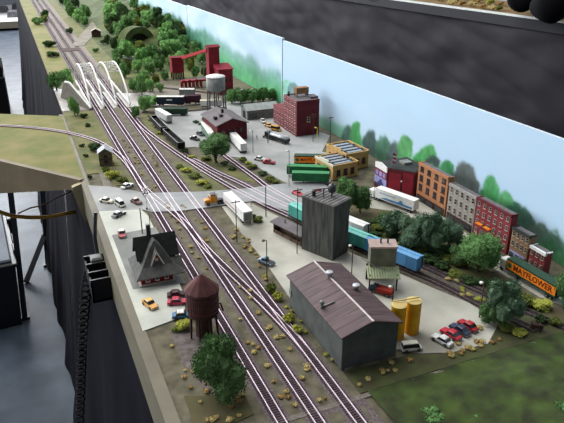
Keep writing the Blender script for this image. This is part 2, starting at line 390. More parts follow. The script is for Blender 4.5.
for y0, y1, st, h, lab in ((.2, 1.772, .0032, .2005, 'sky-blue backdrop panel with painted trees behind the brick street buildings'),
                           (1.778, 2.9, .005, .2065, 'backdrop panel with painted pale green mountains behind the red coal mine'),
                           (2.906, 6.9, .02, .200, 'far backdrop panel with painted sky behind the wooded hill')):
    X = BX; ny = int((y1-y0)/st); nz = 56 if st < .01 else 30
    b = MB(); vs = []; cols = []
    for j in range(nz+1):
        for i in range(ny+1):
            y = y0+(y1-y0)*i/ny; z = .0005+h*j/nz
            vs.append((X, y, TOP+z)); px, py = proj(Vector((X, y, TOP+z)))
            cols.append(lin(colour_at(y, z, px, py)))
    b.add(vs, [(j*(ny+1)+i, (j+1)*(ny+1)+i, (j+1)*(ny+1)+i+1, j*(ny+1)+i+1) for j in range(nz) for i in range(ny)])
    nfront = len(b.f)
    b.m(1).box(X+.0006, X+.008, y0, y1, TOP+.0005, TOP+h)
    o = b.build('backdrop_panel', [mb, mat('backdrop_edge', (214,228,238), rough=.6)])
    ca = o.data.color_attributes.new('paint', 'FLOAT_COLOR', 'POINT')
    arr = np.ones((len(o.data.vertices), 4), np.float32); arr[:len(cols), :3] = np.array(cols); arr[len(cols):, :3] = lin((200,220,236))
    ca.data.foreach_set('color', arr.ravel())
    tag(o, lab, 'backdrop')
# ------------------------------------------------------------------ tracks
def spline(P, step=.004):
    P = [Vector((p[0], p[1], 0)) for p in P]; P = [P[0]*2-P[1]]+P+[P[-1]*2-P[-2]]; out = []
    for i in range(1, len(P)-2):
        n = max(2, int((P[i+1]-P[i]).length/.006))
        for k in range(n):
            t = k/n; a, b_, c, d = P[i-1], P[i], P[i+1], P[i+2]
            out.append(.5*((2*b_)+(c-a)*t+(2*a-5*b_+4*c-d)*t*t+(3*b_-a-3*c+d)*t**3))
    out.append(P[-2]); res = [out[0]]; acc = 0
    for a, b_ in zip(out, out[1:]):       # even spacing
        L = (b_-a).length; t = step-acc
        while t <= L: res.append(a.lerp(b_, t/L)); t += step
        acc = (acc+L) % step
    return res
def track(path, label, dz=0, dull=False, ties=True, raw=True, z0=.0008, group=None):
    pts = spline(path if raw else [g(*p) for p in path], .0038)
    c = pts[len(pts)//2]; loc = Vector((c.x, c.y, TOP+z0+dz))
    t = thing('railway_track', label, 'track', loc, 0, group)
    nr = []
    for i, p in enumerate(pts):
        d = (pts[min(i+1, len(pts)-1)]-pts[max(i-1, 0)]).normalized(); nr.append(Vector((-d.y, d.x, 0)))
    for s in (-1, 1):
        b = MB(); rs = []
        for i, (p, n) in enumerate(zip(pts, nr)):
            if i % 3 and i < len(pts)-1: continue
            q = p+n*s*.0049-c; w = n*.00050
            rs.append([tuple(q-w+Vector((0,0,.0006))), tuple(q+w+Vector((0,0,.0006))), tuple(q+w*.9+Vector((0,0,.0022))), tuple(q-w*.9+Vector((0,0,.0022)))])
        b.rings(rs); b.build('rail', M['raildull'] if dull else M['rail'], t)
    if ties:
        b = MB()
        for p, n in zip(pts, nr):
            a = math.atan2(n.y, n.x); b.M = Matrix.Translation(p-c) @ Matrix.Rotation(a, 4, 'Z')
            b.box(-.0082, .0082, -.00095, .00095, -.0004, .0009)
        b.build('tie_strip', M['tie'], t)
    return t
TX = (.1016, .1397, .181)
MATS.pop('rail_far_no_sheen', None)
RF = mat('rail_far_no_sheen', (160,150,150), (136,128,128), rough=.7, metal=.2)  # mains past the bridges: missing reflection put into a greyer colour
for x, l, f in zip(TX, ('front main railway track nearest the station and water tank', 'middle of the three parallel main railway tracks', 'third main railway track, beside the big grey shed'),
                ('front main track beyond the bridges, along the grassy edge','middle main track beyond the bridges','third main track beyond the bridges, beside the dirt road')):
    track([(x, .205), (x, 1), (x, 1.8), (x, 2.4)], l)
    M['raildull'], keep = RF, M['raildull']
    track([(x, 2.404), (x, 3), (x, 4), (x, 5.2), (x, 6.8)], f, dull=True)
    M['raildull'] = keep
def yl(x, py):      # Y where the track at x crosses image row py
    lo, hi = .3, 8
    for _ in range(40):
        m = (lo+hi)/2
        if proj(Vector((x, m, TOP)))[1] > py: lo = m
        else: hi = m
    return lo
def cross(x0, x1, r0, r1, label):
    a, e = yl(x0, r0), yl(x1, r1); P = []
    for k in range(13):
        t = k/12; s = t*t*(3-2*t); s = .45*s+.55*t if .12 < t < .88 else s*.6+t*.4
        P.append((x0+(x1-x0)*(t*t*(3-2*t)*.6+t*.4), a+(e-a)*t))
    track(P, label, dz=.0002)
cross(TX[0], TX[1], 184, 231, 'short crossover track linking the front and middle mains near the level crossing')
cross(TX[1], TX[2], 233, 352, 'long crossover track from middle main to third main opposite the grey shed')
track([(-30,125),(0,126),(30,128),(62,132),(90,139),(108,147.5),(122,158.5),(133,172),(142,187),(150,200)], 'curved track sweeping across the grass side module to the mains', dz=.0001, raw=False)
PA = [(127,109),(140,125),(152,135.5),(172,150),(200,169),(230,187),(252,198.5),(268,207),(290,217),(330,237),(370,254),(405,269),(440,284),(480,305),(508,318),(538,332)]
PB = [(186,157),(200,163.5),(215,172),(240,183.5),(262,195),(290,208),(330,226),(370,243),(413,261.5),(440,274),(480,291.5),(520,309),(570,330)]
track(PA[:9], 'yard lead track curving off the mains towards the charcoal tower', dz=.0003, raw=False)
track(PA[8:], 'front yard track under the boxcars, ending at a bumper by the tall tree', dz=.0003, raw=False, dull=True)
track(PB[:6], 'second yard lead track crossing the road above the white semi trailer', dz=.0003, raw=False)
track(PB[5:], 'rear yard track running behind the boxcars towards the orange trailer', dz=.0003, raw=False, dull=True)
track([(221,153),(240,167),(255,178),(268,188),(290,200.5),(318,216)], 'spur track leading from behind the round tree to the yard', dz=.0001, raw=False)
track([(150,116),(157,124),(168,136),(184,151),(196,161)], 'short siding under the two open black hopper wagons', raw=False, dull=True)
track([(143,112),(165,113.5),(190,111.5),(226,108)], 'freight siding under the navy and maroon cars', raw=False, dull=True)
track([(146,86.5),(180,90),(215,94),(246,98)], 'mine siding below the red coal loader', raw=False, dull=True)
t = thing('track_bumper', 'dark bumper stop at the end of the yard lead track', 'bumper', g(536,331,.0005), -.6)
b = MB(); b.box(-.008,.008,-.002,.002,.005,.0105); b.build('beam', M['brown'], t)
for s in (-1,1): MB().box(s*.005-.001,s*.005+.001,-.0015,.009,0,.009).build('post', M['brown'], t)
# ------------------------------------------------------------------ buildings
WIN = {}
def window(parent, x, z, w, h, face='f', W=0, D=0, frame='white', name='window'):
    """framed window on the front (f), left (l) or right (r) wall of a building whose front is local y=0"""
    key = (round(w, 5), round(h, 5), frame)
    if key not in WIN:
        b = MB(); e = w*.14
        b.box(-w/2, w/2, -.0006, .001, -h/2, h/2); b.m(1).box(-w/2+e, w/2-e, -.0009, 0, -h/2+e, h/2-e)
        b.m(0).box(-w*.6, w*.6, -.0014, .0006, -h/2-e, -h/2); b.box(-w/2, w/2, -.0012, 0, -e*.3, e*.3)
        WIN[key] = b.mesh(name, [M[frame] if isinstance(frame, str) else frame, M['glass']])
    o = link(name, WIN[key], parent)
    if face == 'f': o.location = (x, 0, z)
    elif face == 'l': o.location = (0, x, z); o.rotation_euler = (0, 0, -PI/2)
    else: o.location = (W, x, z); o.rotation_euler = (0, 0, PI/2)
    return o
def gable(w, d, e, r, ov, th, axis='y'):
    """roof slab pair; ridge runs along axis"""
    b = MB(); s = (r-e)/(w/2 if axis == 'y' else d/2)
    if axis == 'y':
        for sg in (-1, 1):
            x0 = w/2; x1 = w/2+sg*(w/2+ov); ze = e-ov*s
            b.prism([(x0, r), (x1, ze), (x1, ze+th), (x0, r+th)], -ov, d+ov, 'y')
    else:
        for sg in (-1, 1):
            y0 = d/2; y1 = d/2+sg*(d/2+ov); ze = e-ov*s
            b.prism([(y0, r), (y1, ze), (y1, ze+th), (y0, r+th)], -ov, w+ov, 'x')
    return b
def gbody(w, d, e, r, axis='y'):
    b = MB()
    if axis == 'y': b.prism([(0,0),(w,0),(w,e),(w/2,r),(0,e)], 0, d, 'y')
    else: b.prism([(0,0),(d,0),(d,e),(d/2,r),(0,e)], 0, w, 'x')
    return b
def at(x, y, z=.0012): return Vector((x, y, TOP+z))
# grey shed
t = thing('storage_shed', 'big dark grey shed with a ribbed rusty brown gable roof beside the tracks', 'shed', at(.204, .529), 0)
gbody(.079,.156,.049,.061).build('walls', M['grey'], t)
rf = gable(.079,.156,.050,.062,.004,.0016).build('roof', M['roofbr'], t)
b = MB(); sl = (.062-.050)/.0395
for k in range(11):
    y = -.003+k*.0160
    for sg in (-1,1):
        b.prism([(.0395,.0634),(.0395+sg*.043,.0634-.043*sl),(.0395+sg*.043,.0637-.043*sl),(.0395,.0639)], y, y+.0008, 'y')
b.build('roof_seam', M['roofbr'], rf)
MB().prism([(.0382,.0632),(.0408,.0632),(.0408,.0640),(.0395,.0646),(.0382,.0640)], -.0045, .1605, 'y').build('ridge_cap', mat('pale_ridge', (196,186,186), rough=.5), rf)
for x, y, z in ((.0395,.112,.062),(.062,.078,.055)):
    MB().lathe([(.0035,0),(.0035,.006),(.0050,.006),(.0050,.009),(.0044,.0095)], 14, (x,y,z)).build('roof_vent', M['silver'], t, True)
b = MB(); b.tube([(.004,.062,.049),(.003,.062,.055),(.003,.062,.060)], .0022, 8); b.lathe([(.0032,0),(.0032,.003),(.001,.004)], 10, (.003,.062,.059)); b.tube([(.004,.062,.0535),(.020,.06,.0585)], .0013, 6)
b.build('vent_stack', M['steel'], t, True)
MB().box(-.0012,0,.150,.156,.02,.03).build('meter_box', M['steel'], t)
# elevator tower
A, B2 = g(330,262), g(350,250); rz = math.atan2(B2.y-A.y, B2.x-A.x)
W, D = .043, .066; H = zt(A, 208)
t = thing('grain_elevator', 'tall windowless charcoal elevator tower behind the brown-roofed shed', 'tower', A+Vector((.004,0,.0012)), rz)
MB().box(0,W,0,D,0,H).build('walls', M['elev'], t)
b = MB(); b.box(-.0015,W+.0015,-.0015,D+.0015,H,H+.0022)
for k in range(9): b.box(-.0015,W+.0015,.001+k*D/9,.002+k*D/9,H+.0022,H+.0032)
b.build('roof', M['elevroof'], t)
MB().lathe([(.0012,0),(.0012,.006),(.0065,.010),(.0065,.019),(.005,.021),(.002,.0215),(.002,.0235),(.0005,.024)], 14, (W*.62,D*.38,H+.002)).build('roof_hopper', M['blackm'], t, True)
MB().lathe([(.003,0),(.003,.008),(.0042,.008),(.0042,.010),(.001,.0105)], 12, (W*.22,D*.74,H+.002)).build('roof_pipe', M['blackm'], t, True)
b = MB(); b.cyl((W*.35,D*.5,H+.002),(W*.35,D*.5,H+.013),.0008); b.cyl((W*.5,D*.58,H+.002),(W*.5,D*.58,H+.014),.0008); b.bar((W*.62,D*.38,H+.018),(W*.22,D*.80,H+.012),.0014)
b.build('roof_conveyor', M['blackm'], t)
MB().cyl((W*.42,D*.62,H+.012),(W*.30,D*.7,H+.012),.0016).build('red_motor', M['fred'], t, label='small red motor on the roof conveyor')
# trackside shelter
A, B2 = g(273,233), g(300,247); t = thing('trackside_shelter', 'low brown wooden shelter with grey lean-to roof left of the charcoal tower', 'shelter', A+Vector((0,0,.0012)), math.atan2(B2.y-A.y,B2.x-A.x))
W = (B2-A).length; b = MB(); b.box(0,W,.014,.016,0,.021); b.box(0,.001,.002,.016,0,.020); b.box(W-.001,W,.002,.016,0,.020); b.box(0,W,.002,.003,0,.006); b.build('walls', mat('brown_boards', (104,84,66), (80,64,52), scale=200), t)
for k in range(4): MB().box(k*W/3-.0007,k*W/3+.0007,.0015,.003,0,.0205).build('post', M['brown'], t)
b = MB(); b.prism([(-.004,.0205),(.019,.024),(.019,.0255),(-.004,.022)], -.004, W+.006, 'x'); b.build('roof', M['greyroof'], t)
MB().cyl((W*.3,.010,.022),(W*.3,.010,.030),.001).build('chimney', M['blackm'], t)
# loading mill with canopy
A, B2 = g(369,291), g(396,291); W = (B2-A).length; t = thing('loading_mill', 'sage grey loading bin with pale green tin canopy above the red truck', 'mill', A+Vector((0,0,.0012)), math.atan2(B2.y-A.y,B2.x-A.x))
for x in (0,W):
    for y in (0,.034): MB().box(x-.001,x+.001,y-.001,y+.001,0,.027).build('post', M['brown'], t)
MB().box(-.001,W+.001,.034,.036,0,.027).build('back_wall', M['hole'], t)
b = MB(); b.prism([(-.006,.0225),(.016,.032),(.016,.0335),(-.006,.024)], -.004, W+.004, 'x'); b.build('canopy', M['millroof'], t)
MB().box(.001,W-.001,.014,.038,.027,.064).build('bin', M['mill'], t)
MB().box(-.0005,W+.0005,.0125,.0395,.064,.067).build('bin_cap', M['pinkish'], t)
for k in (.42,.68): MB().cyl((W*k,.026,.067),(W*k,.026,.0745),.0014).build('roof_pipe', M['blackm'], t)
MB().tube([(W*.55,.010,.031),(W*.2,.000,.040),(-W*.35,.008,.052)], .0007).build('loading_spout', M['steel'], t)
# yellow tanks
for px, py, top, lab in ((397,339,306,'left one of two tall yellow storage tanks beside the brown-roofed shed'),(412,334,302,'right one of two tall yellow storage tanks, nearer the parked white car')):
    p = g(px,py); H = zt(p,top)*.95; t = thing('storage_tank', lab, 'tank', p+Vector((.001,.004,.0012)))
    MB().lathe([(.0098,0),(.0098,H),(.0094,H+.0003)], 24).build('tank_shell', M['yellow'], t, False)
    MB().lathe([(.0102,H),(.0102,H+.0012),(.003,H+.0022),(.001,H+.0023)], 24).build('tank_lid', M['tantop'], t)
    MB().tube([(.0060,-.008,0),(.0060,-.008,H)], .0005).build('fill_pipe', M['yellow'], t)
MB().bar(at(.298,.567,.0545),at(.336,.562,.0545),.0016).build('catwalk', M['tantop'], None)
tag(bpy.data.objects['catwalk'], 'thin pale walkway bar lying across the two yellow tanks', 'walkway')
# station
A, B2 = g(142,287), g(172,281); W = (B2-A).length+.002; t = thing('station', 'small red station house with steep flared dark grey roofs', 'station', A+Vector((0,0,.0018)), math.atan2(B2.y-A.y,B2.x-A.x)*.6)
D = .054
MB().box(0,W,0,D,0,.019).build('walls', mat('station_red', (140,32,30), (116,26,26), scale=90), t)
MB().box(-.003,W+.003,-.003,D+.003,-.0005,.0015).build('plinth', M['conc'], t)
def rect(x0,x1,y0,y1,z): return [(x0,y0,z),(x1,y0,z),(x1,y1,z),(x0,y1,z)]
ov = .014
b = MB(); b.rings([rect(-.0085,W+.017,-.013,D+.010,.0160), rect(-.0085,W+.017,-.013,D+.010,.0173), rect(.004,W+.003,.002,D-.002,.029), rect(W*.42,W*.74,D*.28,D*.72,.055), rect(W*.565,W*.595,D*.36,D*.64,.063)])
b.build('main_roof', M['slate'], t)
b = MB()    # rear cross gable, ridge across the building, both ends open
b.prism([(D*.66,.066),(D*.66-.020,.034),(D*.66-.0185,.033),(D*.66,.0635),(D*.66+.0185,.033),(D*.66+.020,.034)], -.001, W+.016, 'x'); b.build('cross_roof', M['slated'], t)
b = MB(); b.prism([(D*.66-.017,.018),(D*.66+.017,.018),(D*.66+.017,.033),(D*.66,.062),(D*.66-.017,.033)], .003, W+.010, 'x'); b.build('cross_wall', M['slated'], t)
# front dormer with white bargeboards
dx, dz = W*.56, .039
MB().prism([(dx-.008,dz-.008),(dx+.008,dz-.008),(dx,dz+.012)], .006, .03, 'y').build('dormer', mat('station_red', (0,0,0)), t)
b = MB()
for sg in (-1,1): b.prism([(dx,dz+.0125),(dx+sg*.0105,dz-.0115),(dx+sg*.0125,dz-.0115),(dx,dz+.0165)], .003, .032, 'y')
dr = b.build('dormer_roof', M['slate'], t)
b = MB()
for sg in (-1,1): b.prism([(dx,dz+.0105),(dx+sg*.0095,dz-.0105),(dx+sg*.0115,dz-.0105),(dx,dz+.0150)], .0022, .0032, 'y')
b.build('bargeboard', M['white'], dr, label='white bargeboard')
MB().box(dx-.0022,dx+.0022,.0052,.0064,dz-.006,dz+.001).build('dormer_window', M['offw'], t)
b = MB(); b.prism([(.004,.018),(.028,.018),(.016,.030)], W, W+.016, 'x'); b.build('porch_gable', mat('station_red', (0,0,0)), t)
b = MB()
for sg in (-1,1): b.prism([(.016,.030),(.016+sg*.0165,.0155),(.016+sg*.0165,.0168),(.016,.0322)], W-.006, W+.019, 'x')
b.build('porch_roof', M['slate'], t)
for x in (.2,.5,.8): window(t, W*x, .010, .006, .009)
for y in (.014,.027,.041): window(t, y, .010, .006, .009, 'r', W)
MB().box(W*.44,W*.44+.0055,D*.70,D*.70+.0055,.050,.082).build('chimney', M['blackm'], t)
# water tank of wood
p = g(203,336); t = thing('wooden_water_tank', 'rusty red wooden water tank on legs in front of the station lot', 'water tank', p+Vector((.003,.003,.001)))
Z0, Z1 = .036, .0705
MB().lathe([(.0195,Z0),(.0212,Z0+.008),(.0216,Z0+.018),(.0208,Z1)], 28).build('tank', M['tankwood'], t)
MB().lathe([(.0232,Z1-.0012),(.0228,Z1+.0005),(.0120,Z1+.0115),(.0012,Z1+.0215)], 12).build('roof', M['tankroof'], t)
MB().lathe([(.0205,Z0-.002),(.0205,Z0)], 24).build('platform', M['brown'], t)
for k in range(8):
    a = k*PI/4+.2; MB().bar((.0195*math.cos(a),.0195*math.sin(a),0),(.0175*math.cos(a),.0175*math.sin(a),Z0-.002),.0022).build('leg', M['brown'], t)
MB().lathe([(.0115,0),(.0115,Z0-.002)], 12).build('enclosed_base', M['brown'], t)
b = MB()
for z in (Z0+.006,Z0+.016,Z0+.026): b.lathe([(.02185,z),(.0219,z+.0008)], 28)
b.build('hoop', M['tankroof'], t)
MB().tube([(.019,.004,Z0+.004),(.026,.006,Z0+.002),(.030,.008,Z0-.012)], .0012).build('spout', M['brown'], t)
# stone hut by the curved track
A, B2 = g(100,167), g(113,166); W = (B2-A).length; t = thing('stone_hut', 'small grey-brown two storey hut with pale gable roof by the curved track', 'hut', A+Vector((0,0,.0012)), -.15)
gbody(W,.030,.032,.042).build('walls', mat('hut_boards', (112,102,84), (90,82,68), scale=200), t)
gable(W,.030,.0325,.0425,.003,.0012).build('roof', mat('pale_roof', (176,180,184), (150,154,158), scale=100), t)
for z in (.011,.024): window(t, W*.5, z, .008, .006, 'f', frame='brown')
MB().box(-.001,W+.001,-.001,0,.016,.0175).build('string_course', M['brown'], t)
# red four storey factory
t = thing('brick_factory', 'tall red brick factory with gridded windows and plain dark side wall', 'factory', at(.556,1.436), .0)
W, D, H = .066, .085, .093
MB().box(0,W,0,D,0,H).build('walls', [M['redwall']], t)
b = MB(); b.box(-.0015,.0005,-.0005,D,0,H+.003); b.build('street_front', M['redb'], t)
b = MB(); b.box(-.001,W,-.001,.002,H,H+.003); b.box(-.001,W,D-.002,D,H,H+.003); b.box(W-.002,W,0,D,H,H+.003); b.build('parapet', M['redwall'], t)
MB().box(.001,W-.002,.002,D-.002,H,H+.0008).build('roof', M['greyroof'], t)
fr = mat('pinkish_frame', (200,150,150), rough=.7)
for c in range(5):
    for r_ in range(5):
        o = window(t, .009+c*.016, .012+r_*.0185, .0085, .0115, 'l', frame=fr); o.location.x = -.0016
o = window(t, W*.52, .044, .009, .014, 'f', frame='beige')
an = MB().box(-.001,W*.8,D+.0005,D+.075,0,.052).build('annex', M['redb'], t)
for c in range(4):
    for r_ in range(2):
        o = window(t, D+.012+c*.017, .014+r_*.02, .0085, .0115, 'l', frame=fr); o.location.x = -.0012
MB().box(.020,.056,D*.55,D*.55+.018,H+.010,H+.026).build('roof_box', mat('brown_crate', (150,112,76), (126,92,62), scale=90), t)
b = MB()
for x in (.022,.054):
    for y in (D*.55+.002,D*.55+.016): b.box(x-.001,x+.001,y-.001,y+.001,H,H+.010)
b.build('box_stand', M['brown'], t)
for x in (.008,.064): MB().lathe([(.003,0),(.003,.010),(.0045,.011),(.001,.014)], 10, (x,D*.86,H)).build('roof_vent', M['blackm'], t)
MB().box(.05,.072,.02,.05,H,H+.006).build('skylight', M['greyroof'], t)
# grey warehouse
t = thing('warehouse', 'long low grey warehouse with pale roof left of the red factory', 'warehouse', at(.490,1.640), -.02)
W, D = .098, .055
gbody(W,D,.028,.040,'x').build('walls', mat('warehouse_grey', (122,124,120), (100,104,100), scale=90), t)
gable(W,D,.0285,.0405,.003,.0012,'x').build('roof', mat('pale_grey_roof', (154,160,156), (136,142,138), scale=70), t)
MB().box(-.0008,0,.016,.038,0,.022).build('door', M['hole'], t)
MB().box(.004,.03,-.0006,.0005,.003,.02).build('dock_door', M['grey'], t)
# oxblood gable house
t = thing('gabled_depot', 'dark red gabled depot with grey roof behind the round tree', 'depot', at(.345,1.468), .02)
W, D = .082, .125
gbody(W,D,.045,.060).build('walls', M['redwall'], t); gable(W,D,.0455,.0605,.005,.0014).build('roof', M['greyroof'], t)
for k in range(4): window(t, W*(.2+.2*k), .027, .007, .013, 'f', frame='redwall')
MB().box(W*.42,W*.42+.006,D*.5,D*.5+.006,.055,.070).build('chimney', M['brown'], t)
for k in range(2): MB().box(.006+k*.016,.014+k*.016,D*.3,D*.3+.012,.0505+k*.005,.058+k*.004).build('roof_hatch', M['slated'], t)
# steel water tower
p = g(217,111); t = thing('water_tower', 'grey steel water tower on tall legs with white top near the coal mine', 'water tower', p+Vector((0,0,.001)))
z0, z1 = zt(p, 90), zt(p, 77); r_ = 9.2*pxm(p)
MB().lathe([(.0015,z0-.010),(r_*.55,z0-.006),(r_*.97,z0),(r_,z0+.003),(r_,z1)], 24).build('tank', M['steel'], t, True)
MB().lathe([(r_*1.04,z1),(r_*1.0,z1+.002),(r_*.5,z1+.006),(.001,z1+.0075)], 24).build('tank_top', M['steeltop'], t, True)
for k in range(6):
    a = k*PI/3; MB().bar((r_*1.05*math.cos(a),r_*1.05*math.sin(a),0),(r_*.92*math.cos(a),r_*.92*math.sin(a),z0+.004),.0034).build('leg', mat('dark_tower_legs', (84,86,84), (66,68,66), rough=.7), t)
b = MB()
for k in range(6):
    a, c = k*PI/3, (k+1)*PI/3
    for h0, h1 in ((.1,.5),(.5,.1)): b.bar((r_*math.cos(a),r_*math.sin(a),z0*h0*1.6),(r_*math.cos(c),r_*math.sin(c),z0*h1*1.6),.0007)
b.build('cross_brace', M['steel'], t); MB().cyl((0,0,0),(0,0,z0-.008),.003).build('riser_pipe', M['steel'], t)
# red coal mine: tower, main house, conveyor, tipple
t = thing('coal_mine', 'barn red coal mine with tall hoist tower and sloping conveyor under the painted mountains', 'coal mine', at(.50,1.99), 0)
A = at(.50,1.99)
MB().box(.010,.060,-.022,.030,0,.085).build('preparation_house', M['minered'], t)
b = MB(); b.prism([(-.025,.085),(.033,.085),(.033,.098),(-.025,.087)], .007, .063, 'x'); b.build('house_roof', M['minered'], t)
MB().box(-.006,.032,.030,.064,0,.150).build('hoist_tower', M['minered'], t)
MB().prism([(.028,.150),(.066,.150),(.066,.153),(.047,.159),(.028,.153)], -.009, .035, 'x').build('tower_roof', mat('mine_roof', (130,40,50), (112,32,42)), t)
C0 = Vector(g(173,80))-A; rw = mat('mine_roof', (0,0,0))
MB().box(C0.x,C0.x+.045,C0.y,C0.y+.034,.024,.078).build('breaker_house', M['minered'], t)
b = MB(); b.prism([(C0.y-.003,.078),(C0.y+.037,.078),(C0.y+.037,.081),(C0.y+.017,.085),(C0.y-.003,.081)], C0.x-.003, C0.x+.048, 'x'); b.build('breaker_roof', rw, t)
for x in (.003,.016,.029,.042):
    for y in (.003,.030): MB().box(C0.x+x-.0022,C0.x+x+.0022,C0.y+y-.0022,C0.y+y+.0022,-.0004,.024).build('stilt', M['brown'], t)
b = MB(); b.bar((C0.x+.040,C0.y+.015,.074),(-.004,.047,.142),.010); b.build('conveyor', mat('conveyor_red', (176,52,58), (150,40,48)), t)
T0 = Vector(g(182,89))-A; T1 = Vector(g(206,91))-A
b = MB(); b.box(T0.x,T1.x+.02,T0.y-.005,T0.y+.02,.021,.027); b.build('loading_tipple', M['minered'], t)
for k in range(6):
    x = T0.x+.003+k*(T1.x-T0.x)/5
    for y in (-.003,.018): MB().box(x-.0022,x+.0022,T0.y+y-.002,T0.y+y+.002,-.0004,.021).build('tipple_leg', M['minered'], t)
for k in range(3): MB().prism([(-.004+x_,z_) for x_, z_ in ((.0,.027),(.012,.027),(.009,.020),(.003,.020))], T0.y-.006, T0.y+.004, 'y').build('chute', M['minered'], t).location.x = T0.x+.006+k*.022
b = MB(); b.bar((T0.x+.055,T0.y+.02,.027),(.010,.01,.06),.006); b.build('grey_gallery', M['steel'], t)
for x in (.022,.036,.050):
    for z_ in (.025,.05): window(t, x, z_, .007, .009, 'f', frame='redwall').location.y = -.0225
# tan garages
def garage(loc, rz, w, d, h, lab, par):
    t = thing('garage', lab, 'garage', loc, rz)
    MB().box(0,w,0,d,0,h).build('walls', M['tan'], t)
    MB().box(.002,w-.002,.002,d-.002,h,h+.001).build('roof', mat('dark_felt_roof', (84,86,92), (66,68,74), scale=60), t)
    b = MB(); b.box(-.001,.002,-.001,d+.001,h,h+.005); b.box(-.001,.002,d*.25,d*.75,h+.005,h+.009); b.build('stepped_parapet', M[par], t)
    b = MB(); b.box(w-.002,w+.001,-.001,d+.001,h,h+.005); b.box(0,w,-.001,.002,h,h+.004); b.box(0,w,d-.002,d+.001,h,h+.004); b.build('parapet', M['tan'], t)
    for k in range(4): MB().box(.010,w-.012,.006+k*d*.22,.006+k*d*.22+d*.12,h+.001,h+.004).build('skylight', mat('skylight_glass', (150,156,164), (120,126,134), scale=200, rough=.3), t)
    for k in range(3): window(t, w*(.22+.28*k), h*.5, .010, .014, 'f', frame='brown')
    for k in range(3): window(t, d*(.22+.28*k), h*.5, .012, .014, 'l', frame='brown')
    for k in range(2): MB().lathe([(.003,0),(.003,.004),(.0042,.005),(.001,.006)], 10, (w*.86,d*(.2+.4*k),h+.001)).build('roof_vent', M['blackm'], t)
    return t
garage(at(.494,1.108), .10, .066, .074, .030, 'front tan garage with cream stepped parapet beside the green trailers', 'offw')
garage(at(.549,1.150), .08, .062, .085, .036, 'rear tan garage, taller, against the backdrop', 'tan')
# shop with mural
A = at(.565,1.003); t = thing('mural_shop', 'dark red shop with painted mural front and flag on its roof', 'shop', A, 0)
H = .053; fp = [(0,0),(.037,-.046),(.078,-.030),(.078,.046),(0,.046)]
MB().prism(fp, 0, H, 'z').build('walls', M['redwall'], t)
MB().prism([(x*.94+.002, y*.94) for x, y in fp], H, H+.0012, 'z').build('roof', M['slated'], t)
ux, uy = .627, -.779; nx_, ny_ = -.779, -.627
def wq(b, a0, a1, z0, z1, th=.0012): b.rings([[(ux*a0,uy*a0,z),(ux*a1,uy*a1,z),(ux*a1+nx_*th,uy*a1+ny_*th,z),(ux*a0+nx_*th,uy*a0+ny_*th,z)] for z in (z0,z1)])
b = MB(); wq(b,.004,.030,.004,H-.008); wq(b,.034,.056,.004,H-.004); b.build('wall_bay', M['minered'], t)
D = .046
b = MB(); b.box(-.0015,0,0,D,0,.010); b.m(1).box(-.0015,0,0,D,.010,.026); b.m(2).box(-.0015,0,0,D,.026,.043); b.m(3).prism([(0,.043),(D,.043),(D,H+.001),(D*.5,H+.006),(0,H+.001)], -.0018, 0, 'x'); b.m(3)
for k in range(3): b.m(1).box(-.0021,-.0015,D*(.10+.30*k),D*(.30+.30*k),.029,.038)
b.m(4).prism([(D*.10,.006),(D*.85,.006),(D*.45,.023)], -.0021, -.0015, 'x')
b.build('mural_front', [M['redwall'], M['lav'], mat('mural_plum', (130,50,70)), M['white'], M['fblue']], t)
MB().cyl((.012,.004,H),(.012,.004,H+.034),.0007).build('flagpole', M['steel'], t)
b = MB()
for k in range(5): b.m(1 if k % 2 else 0).prism([(.012,H+.010+k*.0042),(.021,H+.006+k*.0042),(.021,H+.010+k*.0042),(.012,H+.0142+k*.0042)], .0036, .0044, 'y')
b.m(2).prism([(.0125,H+.0260),(.0145,H+.0250),(.0145,H+.0300),(.0125,H+.0312)], .0032, .0048, 'y'); b.build('flag', [M['fred'], M['white'], M['fblue']], t)
MB().box(.04,.06,.0,.02,H+.001,H+.006).build('roof_unit', M['steel'], t)
b = MB(); b.lathe([(.0016,0),(.0016,.0025)], 8, (ux*.032+nx_*.003,uy*.032+ny_*.003,.030)); b.build('wall_lamp', M['lamp'], t)
# street front row
def row(kind, lab, cat, y0, y1, h, wallm, nx, nz, z0, frame='offw', shop=None, ww=.0075, wh=.0105, cap=None, D=.014, X=.603):
    t = thing(kind, lab, cat, at(X, y0), -PI/2); W = y0-y1
    MB().box(0,W,0,D,0,h).build('walls', M[wallm], t)
    b = MB(); b.box(-.0006,W+.0006,-.0018,.002,h-.003,h+.002); b.box(-.0006,.0014,0,D,h,h+.002); b.box(W-.0014,W+.0006,0,D,h,h+.002); b.build('cornice', M[cap or wallm], t)
    MB().box(.001,W-.001,.002,D,h,h+.0008).build('roof', M['greyroof'], t)
    for r_ in range(nz):
        for c in range(nx): window(t, W*(c+.5)/nx, z0+r_*((h-.008-z0)/(nz-1 if nz > 1 else 1)), ww, wh, 'f', frame=frame)
    if shop:
        sf = MB().box(.003,W-.003,-.0014,.001,.001,.013).build('shop_front', M[shop], t)
        for k in range(3): MB().box(W*(.08+.31*k),W*(.30+.31*k),-.0018,-.001,.002,.0105).build('shop_window', M['glass'], sf)
    return t
t = row('apartment_house', 'orange brown brick apartment house with dark square windows', 'building', .950, .856, .077, 'orangeb', 4, 3, .030, 'brown', 'brown', .0105, .0125)
t = row('apartment_house', 'narrow grey brick house with pale window frames', 'building', .851, .775, .068, 'greyb', 5, 3, .022, 'beige', 'brown', .0075, .0115)
t = row('apartment_house', 'crimson brick row building with many small pale windows', 'building', .773, .688, .070, 'redrow', 6, 4, .012, 'pinkish', None, .0062, .0085, cap='redwall')
MB().box(.010,.024,-.006,0,.026,.028).build('awning', M['orange'], t); MB().box(.030,.044,-.006,0,.026,.028).build('awning', M['orange'], t)
